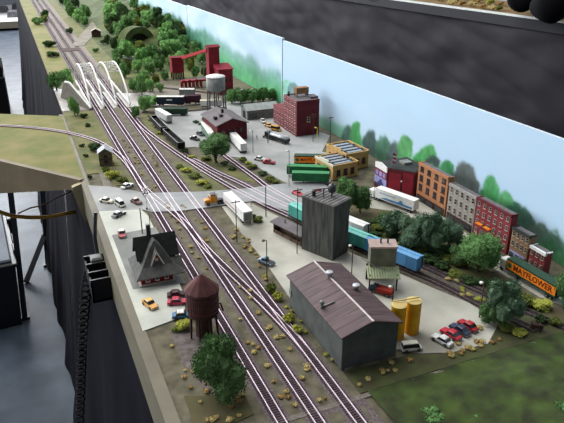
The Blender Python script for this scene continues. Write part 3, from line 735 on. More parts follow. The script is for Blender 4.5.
t = row('corner_shop', 'brown brick building with lavender shop front behind the orange trailer', 'building', .682, .643, .052, 'brownb', 4, 2, .027, 'beige', 'lav', .0052, .009, cap='slated')
t = row('brick_cottage', 'small red brick house with white parapet, last in the street row', 'building', .639, .607, .0385, 'redrow', 3, 2, .013, 'beige', None, .005, .008, cap='white')
# arch bridges
def arch_bridge(x0, x1, lab):
    ya, yb = 1.945, 2.395; L = yb-ya; t = thing('arch_bridge', lab, 'bridge', at((x0+x1)/2, ya, .0005)); w = (x1-x0)/2
    def z(u): return .006+.092*(1-(2*u-1)**2)**.8
    for s in (-1,1):
        MB().tube([(s*w, L*k/24, z(k/24)) for k in range(25)], .0027, 6).build('arch_rib', M['white'], t)
        MB().box(s*w-.002,s*w+.002,0,L,.0015,.009).build('side_girder', M['white'], t)
        b = MB()
        for k in range(1,6): b.bar((s*w,L*k/6,.008),(s*w,L*k/6,z(k/6)),.0008)
        b.build('hanger', M['white'], t)
    b = MB()
    for k in range(5):
        u, v = .3+.08*k, .38+.08*k
        b.bar((-w,L*u,z(u)),(w,L*u,z(u)),.0016); b.bar((-w,L*u,z(u)),(w,L*v,z(v)),.0012); b.bar((w,L*u,z(u)),(-w,L*v,z(v)),.0012)
    b.bar((-w,L*.7,z(.7)),(w,L*.7,z(.7)),.0016); b.build('top_bracing', M['white'], t)
    return t
arch_bridge(.0860, .1250, 'left white arch bridge, over the front main track')
arch_bridge(.1650, .2060, 'right white arch bridge, over the third main track')
B0, B1 = g(64,97,.001), g(93,109.5,.001); d_ = B1-B0; d_.z = 0; L = d_.length
t = thing('bridge_abutment', 'dark stone wing wall with white coping left of the arch bridges', 'abutment', B0, math.atan2(d_.y, d_.x))
pf = [(0,0),(L*.20,.058),(L*.36,.060),(L,.004),(L,0)]
MB().prism(pf, -.012, 0, 'y').build('wall', M['stone'], t)
b = MB()
for p0, p1 in zip(pf[:3], pf[1:4]): b.bar((p0[0],-.006,p0[1]+.0015),(p1[0],-.006,p1[1]+.0015),.0048)
b.build('coping', M['white'], t)

# ------------------------------------------------------------------ vehicles
WHEEL = {}
def wheel(parent, x, y, r, w=.0022):
    k = (round(r, 5), w)
    if k not in WHEEL:
        b = MB(); b.cyl((0,-w/2,0),(0,w/2,0),r,r,12); b.m(1).cyl((0,-w/2-.0002,0),(0,w/2+.0002,0),r*.5,r*.5,8)
        WHEEL[k] = b.mesh('wheel', [M['tire'], M['steel']])
    o = link('wheel', WHEEL[k], parent); o.location = (x, y, r); return o
def car(p1, p2, col, label, roof=None, kind='sedan', group=None, z=.0016, L=.030, cat='car'):
    loc, rz = head(p1, p2); t = thing({'van':'van','pickup':'pickup_truck','roadster':'roadster'}.get(kind, 'car'), label, cat, loc+Vector((0,0,z)), rz, group)
    w = L*.20; m = paint(col); rm = paint(roof) if roof else m; s = L/.030
    def ring(x, wd, z0, z1): return [(x,-wd,z0),(x,wd,z0),(x,wd*1.03,(z0+z1)/2),(x,wd*.9,z1),(x,-wd*.9,z1),(x,-wd*1.03,(z0+z1)/2)]
    zb = .0056 if kind != 'van' else .0062
    b = MB(); b.rings([ring(x*s, w*k, .0016*s, h*s) for x, k, h in ((-.0150,.86,.0044),(-.0145,.95,.0052),(-.009,1,zb),(.004,1,zb),(.0118,.98,.0053),(.0145,.92,.0046),(.0150,.84,.0040))])
    b.build('body', m, t, False)
    x0, x1, x2, x3, zr = {'sedan':(-.0105,-.0072,.0018,.0056,.0094),'van':(-.0140,-.0135,.0085,.0115,.0128),'pickup':(-.0015,-.0005,.0045,.0075,.0102),'roadster':(.0005,.0012,.0022,.0042,.0078)}[kind]
    b = MB(); b.rings([[(a*s,-w*k,z_*s),(c*s,-w*k,z_*s),(c*s,w*k,z_*s),(a*s,w*k,z_*s)] for a, c, k, z_ in ((x0,x3,.9,zb-.0002),(x1,x2,.76,zr))])
    b.build('windows', M['glass'], t)
    if kind != 'roadster':
        b = MB(); b.rings([[(a*s,-w*k,z_*s),(c*s,-w*k,z_*s),(c*s,w*k,z_*s),(a*s,w*k,z_*s)] for a, c, k, z_ in ((x1-.0005,x2+.0005,.80,zr-.0006),(x1,x2,.76,zr+.0004),(x1+.001,x2-.001,.6,zr+.0008))])
        b.build('roof', rm, t)
    if kind == 'pickup': MB().box(-.0135*s,-.0025*s,-w*.78,w*.78,zb*s-.0004,zb*s+.0002).build('load_bed', M['black'], t)
    MB().box(.0147*s,.0154*s,-w*.95,w*.95,.0018*s,.0028*s).build('bumper', M['silver'], t); MB().box(-.0154*s,-.0147*s,-w*.95,w*.95,.0018*s,.0028*s).build('bumper', M['silver'], t)
    for x in (-.0092,.0094):
        for y in (-1,1): wheel(t, x*s, y*w*.93, .0023*s)
    return t
WH=(232,232,226)
car((122,190.5),(133,185.5), WH, 'white car pulled up at the mouth of the stone hut path')
car((99,201.5),(115,204.5), (216,208,180), 'cream car nearest the layout edge on the parking apron', roof=(226,220,200))
car((115,202.5),(126,210), (226,224,206), 'cream van parked between the two pale cars and the dark car', kind='van', L=.028, cat='van')
car((131,200.5),(142,206.5), (124,74,60), 'brown and white car closest to the level crossing', roof=(190,170,150))
car((113,219.5),(125,213.5), (92,96,96), 'dark grey car with pale roof below the cream van', roof=(200,202,198))
car((121,230.5),(123.5,242), (176,34,44), 'red car with white roof near the station lot edge', roof=WH)
car((144,301.5),(157,312), (236,168,64), 'yellow car alone on the station lot', roof=(240,190,110))
car((168,298),(187,296), (70,26,34), 'dark maroon car behind the crimson one beside the water tank')
car((168,305),(188,304), (206,48,76), 'crimson car parked between the yellow car and the water tank')
car((174,318.5),(192,317), (56,120,170), 'blue car with white roof half hidden by the wooden water tank', roof=WH)
car((450,347.5),(433.5,338.5), (236,236,232), 'white car, leftmost of the four parked in a row on the right lot')
car((458,341.5),(443,332.5), (196,30,48), 'bright red car between the white and navy cars')
car((467,337),(452,328), (48,56,84), 'navy car between two red cars in the row of four')
car((475,333),(460,324), (176,28,38), 'dark red car, rightmost of the four parked in a row')
car((401,351.5),(421,349.5), (222,220,204), 'white van parked between the grey shed and yellow tanks', kind='van', L=.027, cat='van')
car((275,267.5),(258,260.5), (110,136,156), 'blue-grey pickup truck on the gravel lot below the shelter', kind='pickup', cat='pickup truck')
car((293,193.5),(303,198), (190,44,56), 'red roadster on the road behind the charcoal tower', kind='roadster')
car((260,120),(266,125.5), (222,220,210), 'white car parked in front of the grey warehouse')
car((264,125.5),(274,129), (232,180,70), 'yellow car behind the yellow van at the red factory')
car((271,130),(281,132), (226,166,50), 'yellow van parked against the red factory wall', kind='van', cat='van', L=.031)
car((256,160),(264,161.5), (228,226,220), 'white car at the fence of the town lot')
car((264,163.5),(274,164.5), (184,44,44), 'red car at the fence of the town lot')
car((190,139),(200,141.5), (40,44,50), 'black car nearer the open hopper wagons on the town lot')
car((196,133),(205,138), (60,66,66), 'dark grey car between the black car and the green trailer')
# red truck below the mill
loc, rz = head((391,297),(371,291)); t = thing('farm_truck', 'red stake truck parked under the pale green canopy', 'truck', loc+Vector((0,0,.0012)), rz)
MB().box(-.018,.006,-.0065,.0065,.004,.0105).build('stake_bed', mat('truck_red', (150,44,34), (124,34,28), scale=90), t)
MB().box(.0065,.013,-.006,.006,.003,.0125,.001).build('cab', M['navy'], t); MB().box(.013,.019,-.0052,.0052,.003,.0085,.0012).build('hood', M['navy'], t)
MB().box(.0128,.0134,-.005,.005,.0085,.0115).build('windshield', M['glass'], t)
for x in (-.012,.0145):
    for y in (-1,1): wheel(t, x, y*.0062, .003)
# semi trailers and trucks
def trailer(t, x0, x1, body, roof=None, h=.0245, w=.0082, z=.0065, wheels=True, legs=True):
    MB().box(x0,x1,-w,w,z,h).build('trailer_box', body, t)
    MB().box(x0-.0002,x1+.0002,-w-.0002,w+.0002,h,h+.0008).build('trailer_roof', roof or body, t)
    MB().box(x0+.002,x1-.002,-w*.5,w*.5,z-.0018,z).build('chassis', M['blackm'], t)
    if wheels:
        for x in (x0+.008,x0+.015):
            for y in (-1,1): wheel(t, x, y*(w-.0014), .0031, .003)
    if legs: MB().box(x1-.026,x1-.024,-w*.6,w*.6,.0002,z-.001).build('landing_leg', M['blackm'], t)
def tractor(t, x, body, w=.0074, hood=True):
    MB().box(x,x+.013,-w,w,.0045,.0195,.0015).build('cab', body, t)
    MB().box(x+.0125,x+.0133,-w*.8,w*.8,.0125,.0175).build('windshield', M['glass'], t)
    if hood:
        MB().box(x+.013,x+.0235,-w*.8,w*.8,.004,.0120,.0018).build('hood', body, t); MB().box(x+.0232,x+.0240,-w*.5,w*.5,.0045,.0105).build('grille', M['silver'], t)
    MB().box(x-.016,x+.022,-w*.45,w*.45,.0032,.0048).build('frame', M['blackm'], t)
    for sy in (-1,1): MB().cyl((x-.001,sy*w*.85,.006),(x-.001,sy*w*.85,.025),.0007).build('exhaust_stack', M['silver'], t)
    for a in (x-.012,x-.005,x+.0175):
        for y in (-1,1): wheel(t, a, y*(w-.001), .0031, .003)
a0, a1 = Vector((.244,.968)), Vector((.240,1.072)); v = a1-a0
t = thing('semi_trailer', 'white semi trailer behind the orange tractor, turning off the level crossing', 'trailer', at(*((a0+a1)/2),.0028), math.atan2(v.y,v.x))
trailer(t, -.053,.053, M['white'], legs=False, w=.0092)
MB().box(-.02,.04,.0092,.0095,.012,.0135).build('side_stripe', M['minered'], t)
MB().box(-.0535,-.053,-.0075,.0075,.0075,.0225).build('rear_door', M['steel'], t)
p, rz = head((222,203.5),(206,206)); t = thing('truck_tractor', 'orange and yellow truck tractor with black stacks turned left ahead of the white semi trailer', 'truck', Vector((p.x,p.y,TOP+.0028)), rz)
tractor(t, -.004, mat('amber_cab', (232,160,60), (214,140,44), rough=.5), .0082)
MB().box(-.019,-.005,-.0062,.0062,.0048,.0085,.001).build('fifth_wheel', M['black'], t); MB().box(-.0035,.0085,-.0072,.0072,.0196,.0215,.0008).build('sun_visor', M['black'], t)
a0, a1 = Vector((.560,.892)), Vector((.530,.978)); v = a1-a0
t = thing('semi_truck', 'white and blue semi truck in front of the mural shop', 'truck', at(*((a0+a1)/2),.0014), math.atan2(v.y,v.x))
trailer(t, -.048,.046, M['white'], legs=False, h=.0262, w=.0088)
for s_ in (-1,1):
    MB().prism([(-.045,.0085),(.034,.0085),(.020,.0125),(-.010,.0125),(-.018,.019),(-.024,.0125),(-.045,.0125)], s_*.0088, s_*.0092, 'y').build('blue_swoosh', M['blue'], t)
    letters('EXPRESS', .0055, M['blue'], t, (.014,s_*.0091,.0205), (PI/2,0,0 if s_ < 0 else PI)) if 0 else MB().box(-.004,.036,s_*.0088,s_*.0091,.0185,.0205).build('blue_band', mat('faded_blue', (150,176,206)), t)
tractor(t, .052, M['white'], .0075)
# orange mover's trailer
def mayflower(loc, rz, label, L=.097, sz=.0135, wheels=True, cab=False):
    t = thing('moving_trailer', label, 'trailer', loc, rz); h = L/2
    MB().box(-h,h,-.0086,.0086,.0065,.0255).build('trailer_box', M['green'] if 0 else M['dkgreen'], t)
    MB().box(-h,h,-.0088,.0088,.0255,.0264).build('trailer_roof', M['dkgreen'], t)
    MB().box(-h+.001,h-.001,-.0091,-.0086,.0100,.0235).build('orange_panel', M['orange'], t, label='orange side panel with brown-red lettering')
    letters('MAYFLOWER', sz, M['dorange'], t, (.004,-.0092,.0168), (PI/2,0,0), squash=min(1, .0125*0+L*.80/(sz*6.15)))
    MB().lathe([(.0045,0),(.0045,.0003)], 14).build('roundel', M['green'], t).matrix_local = Matrix.Translation((-h+.007,-.0091,.0168)) @ Matrix.Rotation(PI/2, 4, 'X')
    MB().box(-h+.003,h-.003,-.004,.004,.0045,.0065).build('chassis', M['blackm'], t)
    for x in (h-.008,h-.015,-h+.022):
        for y in (-1,1): wheel(t, x, y*.0072, .0031, .003)
    if cab: tr = MB().box(-h-.015,-h-.003,-.0075,.0075,.0045,.021,.0015).build('cab', M['white'], t); MB().box(-h-.0155,-h-.0148,-.006,.006,.013,.019).build('windshield', M['glass'], t); [wheel(t, -h-.010, y*.0065, .0031, .003) for y in (-1,1)]
    return t
a0, a1 = Vector((.566,.640)), Vector((.571,.541)); v = a1-a0
mayflower(at(*((a0+a1)/2),.0014), math.atan2(v.y,v.x), 'orange and dark green lettered trailer with white cab on the street at far right', cab=True)
p, rz = head((297,168.5),(322,169)); mayflower(p+Vector((.012,.015,.0014)), rz*1.0, 'small orange lettered trailer left of the tan garages', L=.080, sz=.010)
# parked trailers
def ptrailer(p1, p2, body, roof, label, h=.0245, kind='parked_trailer', w=.0082):
    loc, rz = head(p1, p2); t = thing(kind, label, 'trailer', loc+Vector((0,0,.0014)), rz); L = (g(*p1)-g(*p2)).length/2
    trailer(t, -L, L, body, roof, h=h, w=w); return t
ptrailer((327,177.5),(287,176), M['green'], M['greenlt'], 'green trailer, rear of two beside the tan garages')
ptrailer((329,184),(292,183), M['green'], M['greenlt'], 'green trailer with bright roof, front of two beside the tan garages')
ptrailer((215,148),(204,131), mat('pale_green_box', (96,130,104), rough=.6), M['white'], 'pale green trailer with white roof beside the red depot')
ptrailer((244,154),(233,142), M['white'], M['white'], 'white trailer between the round tree and the red depot')
ptrailer((170,124),(158,117), mat('dull_white_box', (196,200,196), rough=.6), M['white'], 'white trailer parked below the navy boxcar')
# tank truck
loc, rz = head((292,146),(263,137)); t = thing('tank_truck', 'black tank truck with silver tank in front of the red factory', 'truck', loc+Vector((0,0,.0014)), rz)
b = MB(); b.cyl((-.040,0,.0125),(.022,0,.0125),.0072,.0072,16); b.build('tank', M['silver'], t, True)
MB().box(-.040,.030,-.006,.006,.004,.0075).build('chassis', M['black'], t); MB().box(-.0405,.0225,-.0076,.0076,.0068,.0135).build('side_skirt', M['black'], t); MB().box(-.039,.021,-.0030,.0030,.0178,.0205).build('catwalk', M['silver'], t)
tractor(t, .028, M['black'], .007, False)
for x in (-.034,-.027):
    for y in (-1,1): wheel(t, x, y*.0068, .0031, .003)
# railway cars
BOG = {}
def bogie(parent, x):
    if 'b' not in BOG:
        b = MB(); b.box(-.008,.008,-.0065,.0065,.0022,.0042); b.m(1)
        for a in (-.0055,.0055):
            for y in (-.0045,.0045): b.cyl((a,y-.0008,.0028),(a,y+.0008,.0028),.0028,.0028,10)
        BOG['b'] = b.mesh('bogie', [M['blackm'], M['brown']])
    o = link('bogie', BOG['b'], parent); o.location = (x, 0, 0); return o
def boxcar(loc, rz, body, roof, label, L=.078, h=.0262, door=True, kind='boxcar', white_stripe=False):
    t = thing(kind, label, 'railway car', loc, rz); a = L/2; w = .0092
    MB().box(-a,a,-w,w,.0055,h).build('body', body, t)
    b = MB(); b.prism([(-w-.0004,h),(w+.0004,h),(w+.0004,h+.0006),(0,h+.0022),(-w-.0004,h+.0006)], -a, a, 'x'); b.box(-a,a,-.0014,.0014,h+.0018,h+.0028); b.build('roof', roof, t)
    if door:
        for s in (-1,1):
            d = MB(); d.box(-.0065,.0065,s*w-.0005,s*w+.0005,.0062,h-.0012); d.build('sliding_door', body, t)
    b = MB()
    for s in (-1,1):
        n = int(L/.006)
        for k in range(n): b.box(-a+.003+k*.006-.0003,-a+.003+k*.006+.0003,s*w-.0003,s*w+.0003,.006,h-.0008)
    b.build('side_rib', body, t); MB().box(-a,a,-.004,.004,.0035,.0055).build('underframe', M['blackm'], t)
    for s in (-1,1):
        bogie(t, s*(a-.013)); MB().box(s*a-.0015,s*a+.0015,-.001,.001,.0032,.0048).build('coupler', M['blackm'], t)
        MB().box(s*(a+.0002)-.0003,s*(a+.0002)+.0003,w*.45,w*.8,.006,h).build('ladder', M['blackm'], t)
    return t
def along(P, px, raw=False):
    pts = spline([g(*p) for p in P], .004); best = min(range(1, len(pts)-1), key=lambda i: abs(proj(Vector((pts[i].x,pts[i].y,TOP)))[0]-px))
    d = pts[best+1]-pts[best-1]; return Vector((pts[best].x, pts[best].y, TOP+.0046)), math.atan2(d.y, d.x)
def chain(P, cars):
    for px, body, roof, label, kw in cars:
        loc, rz = along(P, px); boxcar(loc, rz, body, roof, label, **kw)
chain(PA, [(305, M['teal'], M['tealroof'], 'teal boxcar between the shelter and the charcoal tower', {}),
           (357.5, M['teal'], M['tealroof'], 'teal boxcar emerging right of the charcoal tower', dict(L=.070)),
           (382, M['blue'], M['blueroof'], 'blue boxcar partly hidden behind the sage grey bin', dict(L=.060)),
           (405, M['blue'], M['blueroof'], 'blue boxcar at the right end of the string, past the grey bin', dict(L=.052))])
loc, rz = along(PB, 352); boxcar(loc, rz, M['white'], M['white'], 'white boxcar on the rear yard track behind the teal one', L=.06)
# open hopper wagons
def hopper(px1, px2, label):
    loc, rz = head(px1, px2); t = thing('hopper_wagon', label, 'railway car', loc+Vector((0,0,.0046)), rz); L = (g(*px1)-g(*px2)).length; a = L/2; w = .0092
    b = MB(); h0, h1 = .006, .0205
    b.box(-a,a,-w,-w+.001,h0,h1); b.box(-a,a,w-.001,w,h0,h1); b.box(-a,-a+.001,-w,w,h0,h1); b.box(a-.001,a,-w,w,h0,h1)
    for k in range(9): 
        x = -a+.002+k*(L-.004)/8
        b.box(x-.0004,x+.0004,-w-.0006,-w,h0,h1); b.box(x-.0004,x+.0004,w,w+.0006,h0,h1)
    b.build('sides', M['dkbrown'], t)
    b = MB(); b.prism([(-a,.0055),(a,.0055),(a,.014),(a*.5,.007),(0,.010),(-a*.5,.007),(-a,.014)], -w+.001, w-.001, 'y'); b.build('slope_floor', M['dkbrown'], t)
    b = MB(); b.box(-a,a,-w-.0003,-w+.0013,h1,h1+.0006); b.box(-a,a,w-.0013,w+.0003,h1,h1+.0006); b.box(-a,-a+.0014,-w,w,h1,h1+.0006); b.box(a-.0014,a,-w,w,h1,h1+.0006); b.build('rim', M['steel'], t, label='pale worn top rim')
    bogie(t, -a+.012); bogie(t, a-.012)
hopper((154,124),(165,136), 'open black hopper wagon farther from the round tree, on the short siding')
hopper((166.5,137.5),(182,152), 'open black hopper wagon nearer the round tree, on the short siding')
loc, rz = head((186,108.5),(161,108.5)); boxcar(loc+Vector((0,.03,.0040)), rz, M['navy'], M['white'], 'navy boxcar with pale roof near the steel water tower', h=.028, L=.085)
MB().box(-.006,.012,.0095,.0099,.017,.021).build('white_patch', M['white'], [o for o in COL.objects if o.name.startswith('boxcar')][-1])
loc, rz = head((186,115.5),(161,115.5)); boxcar(loc+Vector((0,0,.0012)), rz, M['dkgreen'], M['dkgreen'], 'dark green boxcar standing directly below the navy one', h=.021, L=.085)
loc, rz = head((186,106),(201,105)); boxcar(loc+Vector((0,.012,.0042)), rz, M['maroon'], M['maroon'], 'maroon boxcar between navy boxcar and the steel water tower', L=.055)
loc, rz = head((202,109),(222,108.5)); boxcar(loc+Vector((0,.006,.0042)), rz, M['white'], M['offw'], 'white covered hopper car behind the legs of the steel water tower', L=.068, door=False, kind='covered_hopper', h=.022)
loc, rz = head((181,98),(194,98)); boxcar(loc+Vector((0,.0,.0042)), rz, M['steel'], M['white'], 'grey boxcar with white roof between tipple and maroon boxcar', L=.05)
loc, rz = head((120,59),(141,62)); boxcar(loc+Vector((0,0,.003)), rz, mat('pale_wagon', (176,180,180), rough=.6), M['white'], 'pale flat-roofed wagon in the woods behind the bridges', L=.11, h=.016, door=False, kind='flat_wagon')
p = g(92,37.5); t = thing('small_cabin', 'tiny dark cabin with pale roof beside the far dirt road', 'cabin', p+Vector((0,0,.0012)), -.2)
gbody(.045,.05,.030,.042).build('walls', M['brown'], t); gable(.045,.05,.0305,.0425,.004,.002).build('roof', M['beige'], t)

# ------------------------------------------------------------------ poles, lamps, signals
def pole(base, top, label, arm=None, head_=None, m='pole', r=.0009, cat='pole', kind='utility_pole'):
    p = g(*base); H = zt(p, top[1]); t = thing(kind, label, cat, p+Vector((0,0,.0012)))
    MB().cyl((0,0,0),(0,0,H),r,r*.8,8).build('shaft', M[m], t)
    if arm:
        for k in range(arm): MB().box(-.008,.008,-.0007,.0007,H-.004-.006*k,H-.0026-.006*k).build('crossarm', M[m], t)
    if head_:
        MB().tube([(0,0,H-.001),(-.002,0,H+.001),(-.0045,0,H+.001)], .0005).build('arm', M[m], t)
        MB().lathe([(.0012,.0012),(.0026,.0004),(.0024,-.0016),(.0008,-.002)], 10, (-.0052,0,H+.001)).build('lamp_head', M[head_], t)
    return t
pole((237,243),(236,201), 'brown timber pole beside the white semi trailer', 1)
pole((266,217),(267,187), 'dark thin pole at the road edge, right of the white semi trailer', r=.0011)
pole((142.5,234),(142,209), 'brown pole just behind the station roof', r=.0011)
pole((297,254),(295,189), 'red-brown pole with crossarm in front of the shelter', 1)
pole((267,282),(269,241), 'dark lamp post beside the blue-grey pickup', head_='blackm', cat='lamp post', kind='lamp_post')
pole((351.5,275),(351,246), 'lamp post with white head between tower and sage bin', head_='lamp', cat='lamp post', kind='lamp_post')
pole((391,317),(395,287), 'lamp post with white head behind the yellow tanks', head_='lamp', cat='lamp post', kind='lamp_post')
pole((289,187),(290,151.5), 'lamp post with white head left of the green trailers', head_='lamp', m='steel', cat='lamp post', kind='lamp_post')
pole((253,153),(253,131), 'lamp post with white head in the middle of the town lot', head_='lamp', m='steel', cat='lamp post', kind='lamp_post')
pole((317,142),(317,128), 'short lamp post with yellow head beside the red factory', head_='ylamp', m='ylamp', cat='lamp post', kind='lamp_post')
pole((313,142),(312,114), 'utility pole with crossarms at the corner of the red factory', 2)
pole((330,145),(331,117), 'utility pole with crossarm, right one near the red factory', 1)
pole((479,318),(480,283), 'dark lamp post with white head left of the tall front tree', head_='lamp', cat='lamp post', kind='lamp_post')
pole((204,80),(204,62), 'pole light with white head, left of two at the coal mine', head_='lamp', m='steel', r=.0016, cat='lamp post', kind='lamp_post')
pole((211,80),(211,62), 'pole light with white head, right of two at the coal mine', head_='lamp', m='steel', r=.0016, cat='lamp post', kind='lamp_post')
pole((151,236),(150.5,212), 'slim post beside the front track behind the station', r=.0007, m='steel')
p = g(147,210); t = thing('crossing_signal', 'white level crossing signal mast beside the front track', 'signal', p+Vector((0,0,.0012)))
H = zt(p,188); MB().cyl((0,0,0),(0,0,H),.0009,.0009,8).build('mast', M['white'], t)
b = MB()
for sg in (-1,1): b.bar((-.006,-.001,H-.003-sg*.004),(.006,-.001,H-.003+sg*.004),.0016)
b.build('crossbuck', M['white'], t)
for x in (-.0035,.0035): MB().cyl((x,-.002,H-.012),(x,.001,H-.012),.0019,.0019,10).build('signal_lamp', M['black'], t)
MB().box(-.002,.002,-.002,.002,0,.004).build('base', M['steel'], t)
t = thing('switch_stand', 'white switch stand between the yard tracks by the crossing', 'switch stand', g(201,177,.0012)); MB().cyl((0,0,0),(0,0,.012),.0007).build('post', M['white'], t); MB().box(-.003,.003,-.0004,.0004,.010,.014).build('target', M['white'], t); MB().box(-.003,.003,-.002,.002,0,.002).build('base', M['blackm'], t)
t = thing('trackside_hydrant', 'small white post by the road edge near the shelter', 'post', g(251,206,.0012)); MB().cyl((0,0,0),(0,0,.009),.0014,.0012,8).build('post', M['white'], t); MB().lathe([(.0018,.009),(.0012,.0105),(.0002,.011)],8).build('cap', M['steel'], t)
# little figures
def figure(px, label, col, rz=0, h=.0112, group=None):
    me = bpy.data.meshes.new('person'); s = h/1.75
    V = [(0,0,.92),(0,0,1.18),(0,0,1.42),(0,0,1.55),(0,0.01,1.66),(.1,0,.88),(.11,.03,.48),(.11,0,.06),(-.1,0,.88),(-.11,-.03,.48),(-.11,0,.06),(.2,0,1.40),(.27,.02,1.12),(.25,.10,.88),(-.2,0,1.40),(-.27,.02,1.12),(-.25,.08,.88),(.11,.12,.04),(-.11,.12,.04)]
    E_ = [(0,1),(1,2),(2,3),(3,4),(0,5),(5,6),(6,7),(0,8),(8,9),(9,10),(2,11),(11,12),(12,13),(2,14),(14,15),(15,16),(7,17),(10,18)]
    rad = [.15,.14,.15,.07,.11,.1,.08,.06,.1,.08,.06,.075,.06,.045,.075,.06,.045,.05,.05]
    me.from_pydata([tuple(c*s for c in v) for v in V], E_, []); o = link('person', me)
    md = o.modifiers.new('skin', 'SKIN'); md.use_smooth_shade = True
    for i, r_ in enumerate(rad): me.skin_vertices[0].data[i].radius = (r_*s, r_*s*.8) if 0 else (r_*s, r_*s)
    me.skin_vertices[0].data[0].use_root = True; o.modifiers.new('sub', 'SUBSURF').levels = 1
    me.materials.append(col); o.location = g(px[0], px[1], .0013); o.rotation_euler = (0,0,rz)
    return tag(o, label, 'person', group)
figure((257,139), 'tiny standing person in dark blue clothes left of the tank truck', mat('fig_navy', (40,46,66), rough=.8), .4)
figure((268,143.5), 'tiny standing person in dark green clothes in front of the tank truck', mat('fig_green', (56,66,52), rough=.8), -.5)
figure((223,178.5), 'tiny person in dark red clothes on the kerb behind the orange tractor', mat('fig_red', (96,50,46), rough=.8), 1.2)
# ------------------------------------------------------------------ hillside behind the bridges
def hz(x, y):
    a = max(0, min(1, (x-.30-.045*max(0,y-2.8))/.28)); a = a*a*(3-2*a); c = max(0, min(1, (y-2.62)/.6)); c = c*c*(3-2*c); e = max(0, min(1, (6.6-y)/1.6))
    z = .115*a*c*e
    z *= 1+.35*noise.noise(Vector((x*5, y*3, 1)))
    return z
def hillf(x, y): return (x, y, TOP+.0004+hz(x, y)+.004*noise.noise(Vector((x*30, y*30, 5)))*min(1, hz(x, y)/.01))
struct(grid('hillside', M['hill'], .285, .6592, 2.45, 6.7, 36, 150, hillf))
def gh(px, py):          # ground point, on the hillside if that is where the line of sight lands
    q = g(px, py)
    if q.x > .3 and q.y > 2.4:
        for k in range(60):
            z = .14*(1-k/60); q = g(px, py, z)
            if q.x < .655 and hz(q.x, q.y) >= z-.0025: return Vector((q.x, q.y, TOP+max(hz(q.x, q.y), 0)))
        q = g(px, py); 
        if q.x > .64: q.x = .64
    return q
p = gh(144, 42); t = thing('tunnel_portal', 'dark-filled tunnel mouth on the wooded hillside', 'tunnel', Vector((p.x-.02, p.y, p.z-.004)), .35)
b = MB(); n = 14; W0, H0 = .066, .052; rs = []
for y_, k in ((0,1),(.10,1)):
    rs += [[(W0*k*math.cos(PI*i/n), y_, H0*k*math.sin(PI*i/n)) for i in range(n+1)]]
b.prism([(W0*1.25*math.cos(PI*i/n), H0*1.4*math.sin(PI*i/n)) for i in range(n+1)]+[(W0*.8*math.cos(PI*(n-i)/n), H0*.85*math.sin(PI*(n-i)/n)) for i in range(n+1)], 0, .06, 'y')
b.build('arch_ring', M['hill'], t)
MB().prism([(W0*.82*math.cos(PI*i/n), H0*.87*math.sin(PI*i/n)) for i in range(n+1)], .012, .055, 'y').build('dark_fill', M['hole'], t)  # solid block; the darkness inside the tunnel is put into its colour
q0, q1 = gh(147, 14), gh(168, 27)
b = MB(); N = 14; vs = []
pts = [q0.lerp(q1, k/N) for k in range(N+1)]
b.tube([(q.x, q.y, TOP+hz(q.x, q.y)+.010) for q in pts], .0035, 5)
for q in pts[::3]: b.cyl((q.x, q.y, TOP+hz(q.x, q.y)-.003), (q.x, q.y, TOP+hz(q.x, q.y)+.010), .002)
tag(b.build('guard_rail', M['beige']), 'pale guard rail running along the top of the wooded hillside', 'rail')

# ------------------------------------------------------------------ trees and bushes
CR = {}
def crown(seed, m, n=1400, leaf=.085, lumps=9, flat=.85):
    """unit crown: width about 2, base at z=0, height about 2*flat"""
    k = (seed, m, n, leaf)
    if k in CR: return CR[k]
    rnd = random.Random(seed); b = MB(); L = [((0,0,flat), .62)]
    for i in range(lumps):
        a = 2*PI*i/lumps+rnd.uniform(-.3,.3); e = rnd.uniform(-.6, .95); rr = .58*math.sqrt(1-e*e*.7)
        L.append(((rr*math.cos(a), rr*math.sin(a), flat+e*flat*.60), rnd.uniform(.34,.48)))
    for c, r in L: b.blob(c, r*.80, .5, 2.6, seed+r*9, 9, 6)
    for i in range(n):
        c, r = L[rnd.randrange(len(L))]
        d = Vector((rnd.gauss(0,1), rnd.gauss(0,1), rnd.gauss(0,1)+.2)).normalized()
        b.leaf(Vector(c)+d*r*rnd.uniform(.78,1.14), leaf*rnd.uniform(.5,1.25), rnd)
    CR[k] = b.mesh('foliage', LF[m]); return CR[k]
def tree(px, py, top, wpx, m, label, group=None, seed=None, trunkfrac=.25, n=1400, leaf=.085, kind='tree', hill=False):
    p = gh(px, py) if hill else g(px, py); base = p.z-TOP
    H = max(.008, zt(p, top)-base) if True else 0; W = wpx*pxm(p)*.5
    if hill: H = max(.012, (py-top)*pxm(p)/math.cos(PITCH)*.98)
    seed = R.randrange(5) if seed is None else seed
    t = thing(kind, label, 'tree', Vector((p.x, p.y, TOP+base+.0010)), R.uniform(0,6), group)
    tr = H*trunkfrac
    b = MB(); b.tube([(0,0,-.001),(.04*W,0,tr*.5),(0,.05*W,tr),(0,0,H*.55)], [W*.10,W*.075,W*.06,W*.03], 7)
    for a in (0,2.1,4.2): b.tube([(0,0,tr*.9),(W*.35*math.cos(a),W*.35*math.sin(a),tr+(H-tr)*.45)], [W*.05,W*.02], 5)
    b.build('trunk', M['trunk'], t)
    o = link('foliage', crown(seed, m, n, leaf), t); sk = .10*H if trunkfrac < .06 else 0; o.location = (0,0,tr-sk); o.scale = (W, W, (H-tr+sk)/1.95)
    return t
def bush(px, py, top, wpx, m, label, group=None, seed=None, n=500, leaf=.12, hill=False, kind='bush'):
    p = gh(px, py) if hill else g(px, py); W = wpx*pxm(p)*.5; H = max(.005, (py-top)*pxm(p)/math.cos(PITCH)*.9)
    o = link(kind, crown(seed if seed is not None else 10+R.randrange(4), m, n, leaf, 7))
    o.location = (p.x, p.y, p.z+.0004-.06*H); o.scale = (W, W, H/1.85); o.rotation_euler = (0,0,R.uniform(0,6))
    return tag(o, label, 'bush', group)
